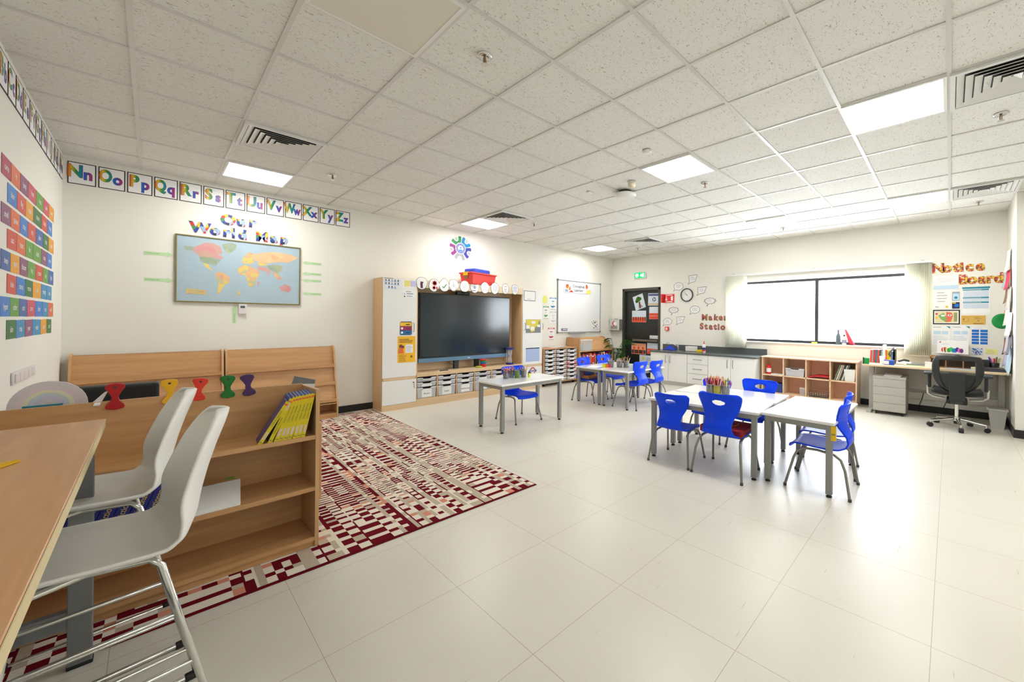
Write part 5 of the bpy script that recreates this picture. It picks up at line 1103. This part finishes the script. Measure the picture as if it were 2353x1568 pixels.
# ------------------------------------------------------------------ notice board sheets
def notice(y0, y1, z0, z1, label, deco, mat=None, rot=0., cat='sheet'):
    w, h = abs(y1-y0), abs(z1-z0); m = sheet(w, h, mat or PAPER); deco(m, w, h)
    tag(m.build('notice_sheet', X=on_right((y0+y1)/2, (z0+z1)/2, .001, rot)), label, cat, 'sheets on the notice wall')
PL = M('pale_lilac'); PB = M('pale_blue', (196, 220, 236))
notice(-1.622, -1.905, 1.91, 2.125, 'large pale sheet with faint print under the word Notice', lambda m, w, h: (m.rect(-w/2, -h/2, w/2, -h*.22, .002, PB), lines(m, -w*.35, w*.4, -.0, h*.35, 4, M('faint_print', (226, 218, 222)), .4)))
notice(-1.627, -1.814, 1.62, 1.897, 'white sheet with three faint grey lines left of the two small pictures', lambda m, w, h: (lines(m, -w*.3, w*.35, -h*.2, h*.45, 4, GINK, .18), m.disc(w*.3, -h*.42, .016, .002, YEL, 10), m.rect(-w*.4, -h*.44, -w*.2, -h*.4, .002, GINK)))
notice(-1.834, -1.917, 1.732, 1.867, 'small blue and white picture card above the dark blue one', lambda m, w, h: (m.rect(-w*.42, -h*.42, w*.42, h*.42, .002, PB), m.disc(0, -h*.15, .02, .0024, TEAL, 12), m.rect(-w*.42, h*.3, w*.42, h*.42, .0022, M('grey_blue'))), M('grey_blue'))
notice(-1.834, -1.917, 1.612, 1.711, 'small dark blue picture card just above the framed face picture', lambda m, w, h: (m.disc(.008, 0, .026, .002, SKYB, 14), m.rect(-w*.45, h*.3, 0, h*.45, .0018, YEL)), M('dark_navy'))
def teal(m, w, h):
    m.rect(-w/2, h*.43, w/2, h*.5, .002, TEAL)
    for a in (.36, .07, -.1): m.rect(-w*.47, h*a, w*.46, h*a+.022, .002, TEAL); m.rect(-w*.45, h*a+.008, w*.2, h*a+.013, .0024, PB)
    for a, b in ((.12, .34), (-.03, .06), (-.3, -.12)): m.rect(-w*.46, h*a, w*.46, h*b, .0018, M('pale_grey_blue', (206, 218, 230)))
notice(-1.943, -2.233, 1.532, 1.932, 'tall sheet with teal heading bars under the word Board', teal)
def face(m, w, h):
    m.rect(-w*.45, -h*.42, w*.45, h*.42, .002, PAPER).rect(-w*.42, -h*.38, w*.42, h*.38, .0022, M('face_buff', (226, 214, 170)))
    m.poly([(-w*.3, h*.1), (-w*.2, -h*.15), (0, -h*.36), (.0, h*.05), (-w*.1, h*.3)], .0026, M('face_green', (130, 176, 100))).poly([(0, -h*.36), (w*.18, -h*.3), (w*.25, .1*h), (w*.2, h*.3), (0, h*.36), (0, 0)], .0026, M('face_red', (226, 110, 80)))
    m.disc(-w*.12, h*.1, .024, .003, PAPER, 14, .014).disc(w*.13, h*.12, .024, .003, PAPER, 14, .014).disc(w*.13, h*.12, .008, .0034, INK, 10).disc(-w*.36, -h*.05, .016, .003, YEL, 10).disc(-w*.36, h*.22, .014, .003, RED, 10)
    m.rect(w*.28, -h*.3, w*.4, h*.3, .0027, M('sage_ink'))
notice(-1.619, -1.922, 1.374, 1.597, 'picture of a green and red abstract face in a black frame', face, INK, 0, 'picture')
def gold(m, w, h):
    pts = [(-w*.3+.028*math.cos(k*.4), .004+.034*math.sin(k*.4)) for k in range(16)]; outline(m, pts, .003, .002, M('brown_ink')); m.disc(-w*.4, .01, .008, .002, M('brown_ink'), 8).disc(w*.2, -.01, .012, .002, M('sage_ink'), 10); lines(m, w*.05, w*.35, .01, .05, 2, M('brown_ink'), .2); m.rect(-.0, -h*.42, w*.4, -h*.36, .002, M('brown_ink'))
notice(-1.936, -2.192, 1.376, 1.509, 'gold certificate with a sketched head right of the framed face picture', gold, M('gold_card', (216, 176, 84), .5))
def corner_doc(m, w, h): m.poly([(w*.28, h*.5), (w*.5, h*.5), (w*.5, h*.38)], .002, TEAL); lines(m, -w*.45, w*.2, h*.4, h*.5, 1, M('grey_blue'), .3); m.rect(-w*.42, .02, .0, h*.25, .0018, PB).rect(.01, .02, w*.4, h*.25, .0018, PB); lines(m, -w*.45, w*.4, -h*.45, 0, 5, M('pale_grey_blue'), .4)
notice(-1.612, -1.815, 1.059, 1.344, 'left of two white forms with a teal folded corner', corner_doc)
notice(-1.835, -2.026, 1.065, 1.348, 'right of two white forms with a teal folded corner', corner_doc)
def blues(m, w, h):
    lines(m, -w*.4, w*.4, h*.42, h*.5, 1, PB, .5)
    for c in (-1, 1):
        for k in range(5): m.rect(min(c*.006, c*w*.49), -h*.5+h*.18*k+.004, max(c*.006, c*w*.49), -h*.5+h*.18*(k+1)-.004, .002, SKYB)
notice(-2.047, -2.215, 1.083, 1.33, 'white sheet with two columns of five bright blue blocks', blues)
notice(-2.047, -2.165, .926, 1.036, 'small blue and white mosaic picture under the blue blocks', lambda m, w, h: [m.disc(rnd.uniform(-w*.42, w*.42), rnd.uniform(-h*.42, h*.42), rnd.uniform(.004, .011), .002+.00003*k, [SKYB, NAVY, PAPER, M('grey_blue')][k % 4], 6) for k in range(60)], M('pale_grey_blue'))
notice(-2.195, -2.312, .95, 1.025, 'pale yellow sticky note with two lines of writing beside the mosaic picture', lambda m, w, h: lines(m, -w*.38, w*.35, -h*.3, h*.3, 3, GINK, .18), M('note_pale_yellow', (238, 234, 150)), -.12, 'note')
def sprout(m, w, h): m.poly([(-.022, -.045), (.03, -.045), (.018, -.02), (-.012, -.02)], .002, M('lime_plastic')); bar(m, 0, -.02, .004, .03, .006, .002, INK); bar(m, .004, .03, -.028, .045, .006, .002, GINK); m.disc(.03, .015, .006, .002, M('dark_purple'), 8)
notice(-2.262, -2.325, 1.36, 1.47, 'tiny drawing of a sprout left of the green disc', sprout, PAPER, 0, 'drawing')
def easel(m, w, h):
    cols = [RED, ORANGE, M('lime_plastic'), GREEN, M('neon_green', (60, 200, 80)), TEAL, SKYB, NAVY, M('neon_pink', (236, 90, 190)), PURP]
    for k, c in enumerate(cols):
        x = -w*.3+w*.065*k; m.disc(x, -h*.22+.01*math.sin(k*2), .021, .002+.0002*k, c, 9, .034)
    for k in range(3): bar(m, -w*.28+.018*k, -h*.42, -w*.3+.018*k, -.02, .008, .0045, [PAPER, INK, PAPER][k])
    lines(m, -w*.35, -.02, h*.15, h*.3, 2, M('grey_blue'), .15); m.poly([(-w*.44, h*.3), (-w*.38, h*.45), (-w*.36, h*.33)], .002, M('badge_red'))
m = sheet(.345, .20, PAPER); easel(m, .345, .2)
tag(m.build('painted_panel', X=axes((8.31, -1.842, 1.034), (0, -1, 0), (.12, 0, .993), (-.993, 0, .12)) ), 'white panel painted with a row of rainbow shapes leaning behind the office chair', 'picture')

# papers hanging on the short side wall in the corner
ons = lambda x, z, rot=0., tilt=.0: axes((x, YS+.004, z), (-1, 0, 0), (0, 0, 1), (0, 1, 0)) @ Matrix.Rotation(rot, 4, 'Z') @ Matrix.Rotation(tilt, 4, 'Y')
hang = [(7.9, 2.23, .22, .3, PAPER, 0, .25, 'white sheet highest on the short side wall'), (7.86, 1.98, .2, .26, M('rose_paper', (228, 70, 100)), .1, .35, 'rose pink sheet on the short side wall'), (8.12, 2.0, .2, .24, PB, -.1, .3, 'pale blue sheet beside the rose pink one'),
        (8.0, 1.78, .16, .22, M('brown_paper', (150, 110, 70)), .2, .4, 'brown sheet under the rose pink one'), (7.75, 1.72, .2, .3, M('grey_paper'), 0, .25, 'grey sheet beside the brown one on the side wall'), (7.9, 1.52, .2, .3, PAPER, .1, .45, 'curling white sheet above the green disc'), (8.12, 1.58, .1, .2, M('drawing_peach', (240, 160, 120)), .2, .5, 'small peach strip above the green disc'),
        (7.7, 1.38, .2, .32, PAPER, -.1, .4, 'white sheet right of the green disc'), (8.05, 1.1, .18, .24, patch('photo_mix', [(120, 70, 140), (200, 90, 60), (70, 60, 120), (190, 150, 60)], 14), .25, .45, 'colourful photo print below the green disc'), (7.85, 1.15, .2, .3, M('grey_paper'), 0, .3, 'grey printed sheet beside the colourful photo'),
        (7.9, .98, .22, .3, PL, .3, .5, 'lilac sheet tilted below the colourful photo'), (7.7, .9, .24, .36, PB, -.05, .35, 'pale blue sheet lowest on the side wall'), (7.62, 1.12, .16, .26, M('grey_violet', (120, 116, 140)), .1, .3, 'violet-grey sheet near the corner edge')]
for x, z, w, h, mt, ro, ti, l in hang:
    m = MB(); R_ = 8
    m.grid(lambda u, v: ((u-.5)*w, (v-.5)*h, .012+.03*(1-v)**2+.03*(u-.5)**2), 6, 8, mt)
    lines(m, -w*.3, w*.3, -h*.2, h*.3, 4, GINK, .2, .05, int(z*100)) if mt is PAPER and 0 else None
    tag(m.build('hanging_sheet', X=ons(x, z, ro, ti*.35), solid=.001), l, 'sheet', 'sheets on the short side wall')
tag(MB().lathe([(.0, .0), (.06, .008), (.095, .03), (.105, .05), (.1, .056), (.06, .05), (0, .045)], GREEN, 28).build('green_disc', X=axes((8.12, -2.33, 1.425), (.2, -.98, 0), (0, 0, 1), (-.98, -.2, 0)) @ Matrix.Translation((0, 0, -.02))), 'rounded green paper disc sticking out in the corner by the notices', 'disc')

# ------------------------------------------------------------------ rug
RUGC = [M('rug_burgundy', (106, 10, 28), .95, spec=.1), M('rug_cream', (230, 220, 204), .95, spec=.1), M('rug_beige', (186, 170, 150), .95), M('rug_salmon', (208, 138, 112), .95), M('rug_dark', (84, 14, 28), .95)]
def rug():
    r = random.Random(4); FL, FRr, BR, BLc = (-.49, .745), (2.308, .709), (2.40, 4.6), (-.47, 4.6)
    def q(u, v): a = (1-u)*(1-v); b = u*(1-v); c = u*v; d = (1-u)*v; return (a*FL[0]+b*FRr[0]+c*BR[0]+d*BLc[0], a*FL[1]+b*FRr[1]+c*BR[1]+d*BLc[1])
    m = MB(); e = .004
    m.box((0, 0, 0), (0, 0, 0), RUGC[0]); m.v = []; m.f = []; m.mi = []; m.sm = []
    c = [q(0, 0), q(1, 0), q(1, 1), q(0, 1)]; m.prism(c, 'z', .001, .006, RUGC[0])
    us = [0]; typ = []
    while us[-1] < 1:
        k = r.random()
        wd, t = (r.uniform(.003, .005), 'line') if k < .2 else ((r.uniform(.009, .014), 'beige') if k < .36 else ((r.uniform(.006, .010), 'dark') if k < .41 else (r.uniform(.012, .023), 'check')))
        us.append(min(1, us[-1]+wd)); typ.append(t)
    vs = [0]
    while vs[-1] < 1:
        ph = vs[-1]*2*PI; vs.append(min(1, vs[-1]+(.0050+.0085*(.5+.5*math.sin(ph*2.6+.9))**1.3)*r.uniform(.9, 1.1)*(.78 if len(vs) % 2 == 0 else 1.3)))
    nv = len(vs)-1; runs = {}
    for i, t in enumerate(typ):
        par = r.randrange(2); phase = 1 if r.random() < .3 else 0
        for j in range(nv):
            if r.random() < .06: phase ^= 1
            if t == 'beige': k = 2 if r.random() < .8 else 1
            elif t == 'line': k = 0 if (j//7+par) % 2 else 1
            elif t == 'dark': k = 0 if (j//5+par) % 3 else 3
            else:
                k = 0 if (j+phase) % 2 else 1
                if r.random() < .14: k = 3 if k == 0 else 2
            a, b, c_, d = q(us[i]*.992+.004, vs[j]*.994+.0035), q(us[i+1]*.992+.004, vs[j]*.994+.0035), q(us[i+1]*.992+.004, vs[j+1]*.994+.0035), q(us[i]*.992+.004, vs[j+1]*.994+.0035)
            z = .0095 if k != 0 else .0085
            m.add([(a[0], a[1], z), (b[0], b[1], z), (c_[0], c_[1], z), (d[0], d[1], z)], [(0, 1, 2, 3)], RUGC[k])
    return m
tag(rug().build('area_rug'), 'large rug woven in burgundy, cream and salmon blocks on the floor', 'rug')
RZ = .0105

# ------------------------------------------------------------------ display units along the long wall
def display_unit(x0, x1, label):
    t = thing('display_unit', label, 'bookcase', P3(x0, 4.665, RZ), 'beech display units under the map'); w = x1-x0
    side = [(0, 0), (0, .985), (-.03, .99), (-.075, .97), (-.10, .90), (-.16, .55), (-.25, .28), (-.27, .2), (-.27, 0)]
    for x in (0, w-.02): MB().prism(side, 'x', x, x+.02, BEECHZ).build('side_panel', t)
    for k, (y0, z0, y1, z1) in enumerate([(-.055, .97, -.10, .70), (-.105, .70, -.155, .46), (-.165, .46, -.23, .23)]):
        MB().prism([(y0, z0), (y0+.014, z0), (y1+.014, z1), (y1, z1)], 'x', .02, w-.02, BEECH).box((.02, y1-.045, z1-.008), (w-.02, y1+.014, z1+.008), BEECH).box((.02, y1-.057, z1-.008), (w-.02, y1-.045, z1+.035), BEECH).build('display_tier', t)
    MB().box((.02, -.265, .19), (w-.02, -.01, .205), BEECH).build('shelf', t); MB().box((.02, -.265, .05), (w-.02, -.01, .065), BEECH).build('bottom_panel', t); MB().box((.02, -.26, 0), (w-.02, -.245, .05), BEECH).build('plinth', t)
    MB().box((.02, -.012, 0), (w-.02, 0, .975), BEECH).build('back_panel', t)
display_unit(-.475, .685, 'beech display unit with sloping tiers, left of the two under the map')
display_unit(.70, 1.875, 'beech display unit with sloping tiers, right of the two under the map')

# ------------------------------------------------------------------ low bookcase dividing off the rug
SX0, SX1, SY0, SY1 = -.50, .79, .965, 1.30
t = thing('low_bookcase', 'low beech bookcase with open shelves beside the white stools', 'bookcase', P3(0, 0, RZ))
MB().prism([(SY0, 0), (SY0, .945), (SY1-.01, .935), (SY1, .935), (SY1, 0)], 'x', SX1-.02, SX1, BEECHZ).build('side_panel', t)
MB().prism([(SY0, 0), (SY0, .945), (SY1, .935), (SY1, 0)], 'x', SX0, SX0+.02, BEECHZ).build('side_panel', t)
MB().box((SX0+.02, SY1-.016, .03), (SX1-.02, SY1, .945), BEECH).build('back_panel', t)
for z, n in ((.645, 'shelf'), (.335, 'shelf'), (.035, 'bottom_panel')): MB().box((SX0+.02, SY0+.003, z), (SX1-.02, SY1-.016, z+.025), BEECH).build(n, t)
MB().box((SX0+.02, SY0+.015, 0), (SX1-.02, SY0+.03, .035), BEECH).build('plinth', t)
for x, z in ((.66, .55), (.66, .25), (.4, .28), (.1, .78)): MB().cyl((0, 0, 0), .006, .002, M('brass'), 10, X=axes((x, SY1-.0165, z), (1, 0, 0), (0, 0, 1), (0, -1, 0))).build('screw', t)
# figure-of-eight clips on the back panel
def clip(x, mat, name, s=1., tilt=0.):
    t = thing('peg_clip', '%s hourglass-shaped plastic clip on the back of the low bookcase' % name, 'clip', axes((x, SY1+.0, .945+RZ), (1, 0, 0), (0, 0, 1), (0, -1, 0)) @ Matrix.Rotation(tilt, 4, 'Z') @ Matrix.Scale(s, 4), 'coloured clips on the low bookcase')
    out = [(-.02, .085), (-.032, .08), (-.034, .066), (-.02, .04), (-.011, .02), (-.014, .002), (-.030, -.018), (-.034, -.03), (-.028, -.04), (0, -.046), (.028, -.04), (.034, -.03), (.030, -.018), (.014, .002), (.011, .02), (.02, .04), (.034, .066), (.032, .08), (.02, .085), (0, .088)]
    MB().prism(out, 'z', .019, .027, mat).build('front_jaw', t, bevel=.002); MB().prism(out, 'z', -.012, -.003, mat).build('back_jaw', t, bevel=.002)
    MB().cyl((0, .03, -.004), .006, .024, mat, 10).build('spring', t); MB().disc(0, .068, .006, .0275, DARK, 10).build('hole', t)
clip(-.034, M('clip_red', (178, 8, 22), .35), 'dark red', 1.0); clip(.163, M('clip_yellow', (238, 180, 10), .35), 'yellow', 1.0, .05); clip(.275, M('clip_vermilion', (226, 50, 20), .35), 'orange-red', .95, -.12); clip(.40, M('clip_green', (0, 112, 26), .35), 'green', .98); clip(.495, M('clip_purple', (66, 22, 92), .35), 'purple', .95, .1)
# yellow books leaning on the top shelf
YB_ = M('spine_yellow', (226, 204, 14), .4, noise=.08, nscale=30); CB = M('cover_violet', (84, 70, 130), .5); CB2 = M('cover_blue', (44, 74, 150), .5)
pos = ['first', 'second', 'third', 'fourth', 'fifth', 'sixth', 'seventh', 'eighth', 'last']
xs = [.505, .55, .578, .60, .62, .642, .665, .686, .708]; an = [.52, .40, .345, .32, .295, .275, .25, .225, .20]
for k in range(9):
    th, d, h = .019, (.20 if k else .13), .258
    m = MB().box((0, .004, 0), (th, d, h), CB if k in (0, 3) else CB2).box((0, 0, 0), (th, .006, h), YB_).box((.002, .006, h), (th-.002, d-.002, h+.0006), M('page_edge', (120, 130, 170), .8))
    m.box((.004, -.0006, .03 if k != 1 else .19), (th-.004, 0, .075 if k != 1 else .235), M('spine_label', (220, 196, 180))).box((.003, -.0006, .012), (th-.003, 0, .018), M('spine_band', (150, 140, 90))).box((.0, -.0006, h-.022), (th, 0, h-.012), ORANGE)
    lines_ = MB(); m.text('Children\'s Illustrated', .0155, M('spine_ink', (110, 120, 30)), 0, 0, 0, .004, X=axes((th*.68, -.0008, .155 if k != 1 else .1), (0, 0, 1), (-1, 0, 0), (0, -1, 0)), sx=.72)
    tag(m.build('yellow_book', X=Matrix.Translation((xs[k]-.01, SY0+.012, .671+RZ)) @ Matrix.Rotation(-.09, 4, 'Z') @ Matrix.Rotation(an[k], 4, 'Y')), '%s book from the left in the yellow row leaning on the low bookcase' % pos[k], 'book', 'yellow books on the low bookcase')
# dictionaries lying in the lower shelf and papers
DB = M('dictionary_blue', (26, 36, 120), .5); r = random.Random(9)
dx = -.46
for k in range(12):
    th = .045; h = .235
    m = MB().box((0, 0, 0), (th, .19, h), DB).box((.004, -.0006, .012), (th-.004, 0, .034), PAPER).disc(0, 0, .001, 0, PAPER, 4)
    m.text('Dictionary', .032, M('spine_gold', (214, 184, 90), .5), 0, 0, 0, .006, X=axes((th*.7, -.0008, .14), (0, 0, 1), (-1, 0, 0), (0, -1, 0)), sx=.85).box((.004, -.0006, .036), (th-.004, 0, .046), M('spine_green', (60, 150, 70)))
    tag(m.build('dictionary', X=Matrix.Translation((dx, SY0+.012, .361+RZ)) @ Matrix.Rotation(.34, 4, 'Y')), 'blue dictionary in the leaning row on the middle shelf, %s from the left' % (pos+['tenth', 'eleventh', 'twelfth'])[k if k < 8 else k], 'book', 'blue dictionaries on the middle shelf') if k != 8 else tag(m.build('dictionary', X=Matrix.Translation((dx, SY0+.012, .361+RZ)) @ Matrix.Rotation(.34, 4, 'Y')), 'blue dictionary in the leaning row on the middle shelf, ninth from the left', 'book', 'blue dictionaries on the middle shelf')
    dx += .0505
for k in range(3):
    m = MB().box((-.10, 0, 0), (.10, .2, .008), PAPER).box((.09, .001, .001), (.1005, .199, .0085), M('book_red_edge', (180, 40, 40)) if k == 0 else PAPER)
    if k == 2: m.add([(-.10, .0, .008), (.10, .0, .008), (.12, .18, .07), (-.08, .18, .07)], [(0, 1, 2, 3)], PAPER)
    tag(m.build('exercise_sheet', X=P3(.325, SY0+.01, .361+RZ+.0085*k, .0)), ['red-edged book at the bottom of the white pile on the middle shelf', 'white sheets in the middle of the pile on the middle shelf', 'curled white sheet on top of the pile on the middle shelf'][k], 'papers')
tag(MB().box((-.02, 0, 0), (.02, .002, .012), M('tab_green', (90, 120, 30))).build('index_tab', X=P3(.40, SY0+.185, .361+RZ+.097)), 'small green index tab sticking up from the white papers', 'tab')
# behind the bookcase
t = thing('rainbow_sign', 'pale round-topped sign with a faint rainbow standing behind the low bookcase', 'sign', axes((-.26, 1.50, RZ), (1, 0, 0), (0, 0, 1), (0, -1, 0)))
ar = [(.125*math.cos(a*PI/16), .92+.125*math.sin(a*PI/16)) for a in range(17)]
MB().prism([(.125, 0)]+ar+[(-.125, 0)], 'z', 0, .012, M('sign_pale', (222, 214, 218), .5)).build('board', t)
m = MB()
for k, c in enumerate([(232, 214, 220), (234, 232, 206), (206, 220, 226), (214, 208, 230)]):
    R0 = .098-.016*k; mt = M('arc_%d' % k, c)
    for a in range(16): m.add([(R0*math.cos(a*PI/16), .92+R0*math.sin(a*PI/16), .0125), (R0*math.cos((a+1)*PI/16), .92+R0*math.sin((a+1)*PI/16), .0125), ((R0-.016)*math.cos((a+1)*PI/16), .92+(R0-.016)*math.sin((a+1)*PI/16), .0125), ((R0-.016)*math.cos(a*PI/16), .92+(R0-.016)*math.sin(a*PI/16), .0125)], [(0, 1, 2, 3)], mt)
m.build('rainbow', t)
tag(MB().box((-.06, -.01, 0), (.06, .01, .937), TEAL).build('teal_board', X=P3(-.27, 1.42, RZ)), 'teal board edge just showing in front of the rainbow sign', 'board')
t = thing('floor_sofa', 'black padded bench back showing behind the low bookcase', 'bench', P3(-.04, 1.66, RZ))
MB().box((-.22, -.05, .2), (.165, .05, .985), M('bench_black', (24, 28, 28), .6)).build('backrest', t, bevel=.015)
MB().box((-.22, .05, .12), (.165, .45, .42), M('bench_black')).build('seat', t, bevel=.02)
for x in (-.19, .135):
    for y in (-.02, .41): MB().box((x-.02, y-.02, 0), (x+.02, y+.02, .2 if y < 0 else .12), BLACK).build('leg', t)
tag(MB().box((-.01, -.14, 0), (.01, .14, .004), PAPER).add([(-.02, 0, 0), (.01, 0, 0), (.03, .01, .05), (.018, .012, .045)], [(0, 1, 2, 3)], PAPER).build('paper_tip', X=P3(-.09, 1.34, .95)), 'white paper tip poking up behind the low bookcase', 'paper')
t = thing('upright_books', 'grey book leaning up behind the right end of the low bookcase', 'book', P3(.80, 1.80, .60))
MB().box((-.07, -.012, 0), (.07, .012, .34), M('book_grey', (110, 112, 110))).build('cover', t, X=Matrix.Rotation(.3, 4, 'Y')); MB().box((.02, -.03, 0), (.13, -.015, .29), M('book_pale')).build('pages', t, X=Matrix.Rotation(.1, 4, 'Y'))
t = thing('book_crate', 'low crate carrying the grey books behind the low bookcase', 'crate', P3(.80, 1.80, RZ))
MB().box((-.18, -.14, 0), (.18, .14, .585), BEECH).build('body', t, bevel=.004)

# ------------------------------------------------------------------ tall table and stools at the left
TE = -.04
t = thing('tall_table', 'tall wooden table with grey steel legs at the left edge of the photo', 'table', P3(0, 0, 0))
MB().box((-.52, -1.35, .92), (TE, .785, .952), wood('table_wood', (192, 138, 84), (210, 160, 108), 'y', .38)).build('tabletop', t, bevel=.003)
MB().box((TE, -1.35, .921), (TE+.0015, .785, .951), M('edge_band', (222, 204, 160), .5)).box((-.52, .785, .921), (TE, .7865, .951), M('edge_band')).build('edge_band', t)
TLG = M('table_leg_grey', (128, 130, 132), .4, .3)
for x in (-.095, -.45):
    for y in (.70, -1.25): MB().box((x-.032, y-.02, .012), (x+.032, y+.02, .92), TLG).box((x-.034, y-.022, 0), (x+.034, y+.022, .014), BLACK).build('leg', t, bevel=.003)
MB().box((-.42, .685, .16), (-.127, .715, .23), TLG).box((-.42, -1.265, .16), (-.127, -1.235, .23), TLG).box((-.285, -1.235, .18), (-.255, .685, .215), TLG).build('stretcher', t)
MB().box((-.48, -1.25, .88), (-.10, .70, .919), TLG).build('apron', t)
tag(MB().prism([(-.24, .06), (-.17, .19), (-.185, .195), (-.27, .16)], 'z', .953, .957, YEL).prism([(-.24, .08), (-.175, .185), (-.2, .18), (-.27, .15)], 'z', .957, .961, M('leaflet_gold', (222, 180, 30))).build('yellow_leaflet'), 'yellow leaflet lying on the tall wooden table', 'leaflet')

SHW = M('shell_white', (232, 231, 226), .4)
def stool_shell():
    prof = [(.215, .635, .17), (.205, .655, .185), (.17, .667, .196), (.08, .664, .204), (-.03, .655, .207), (-.11, .650, .207), (-.175, .657, .204), (-.218, .685, .2), (-.242, .735, .194), (-.254, .80, .184), (-.270, .87, .168), (-.294, .95, .142), (-.316, 1.01, .112), (-.326, 1.04, .082), (-.331, 1.058, .040)]
    n = len(prof)-1
    def at(u, v):
        f = v*n; i = min(int(f), n-1); k = f-i; y, z, w = [prof[i][q]*(1-k)+prof[i+1][q]*k for q in range(3)]
        s = 2*u-1; b = max(0, min(1, (v-.35)/.3)); e = s*s
        return (s*w, y+b*.075*e*(1-.45*max(0, v-.6)/.4)+(1-b)*0, z+(1-b)*.035*e*e-.0*e)
    return MB().grid(at, 18, 52, SHW)
def stool(x, y, label, rz):
    t = thing('bar_stool', label, 'stool', P3(x, y, 0, rz), 'white stools at the tall table')
    stool_shell().build('seat_shell', t, solid=.013, sub=1)
    for s in (-1, 1):
        for f in (1, -1):
            foot = (.185*s, .20 if f > 0 else -.285, .012); top = (.13*s, .12 if f > 0 else -.15, .612)
            MB().tube([foot, (foot[0]*.35+top[0]*.65, foot[1]*.35+top[1]*.65, .40), (top[0], top[1], top[2]), (top[0]*.86, top[1]*.85, .632), (top[0]*.7, 0, .64)], .0098, CHROME, 14).build('leg', t)
        k = .46; MB().tube([(.185*s*(1-k)+.13*s*k, .20*(1-k)+.12*k, .006+.606*k), (.185*s*(1-k)+.13*s*k, -.285*(1-k)-.155*k, .006+.606*k)], .008, CHROME, 12).build('foot_rail', t)
        k = .2; MB().tube([(.185*s*(1-k)+.13*s*k, .20*(1-k)+.12*k, .006+.606*k), (.185*s*(1-k)+.13*s*k, -.285*(1-k)-.155*k, .006+.606*k)], .007, CHROME, 12).build('foot_rail', t)
    for s in (1, -1):
        ru = MB().tube([(.185*s, .205, .012), (.185*s, -.29, .012)], .009, CHROME, 12).build('floor_runner', t)
        for yy in (.19, -.27): MB().box((.185*s-.012, yy-.02, 0), (.185*s+.012, yy+.02, .024), BLACK).build('glide', ru, bevel=.004)
    k = .35; MB().tube([(-.171, .172, .218), (.171, .172, .218)], .009, CHROME, 12).build('foot_rail', t)
    MB().box((-.09, -.10, .643), (.09, .10, .655), M('plate_grey', (90, 92, 94), .5)).build('seat_plate', t)
stool(-.045, .085, 'white shell stool with chrome legs nearest the camera', PI/2+.10)
stool(-.098, .69, 'white shell stool with chrome legs between the low bookcase and the nearer stool', PI/2+.09)
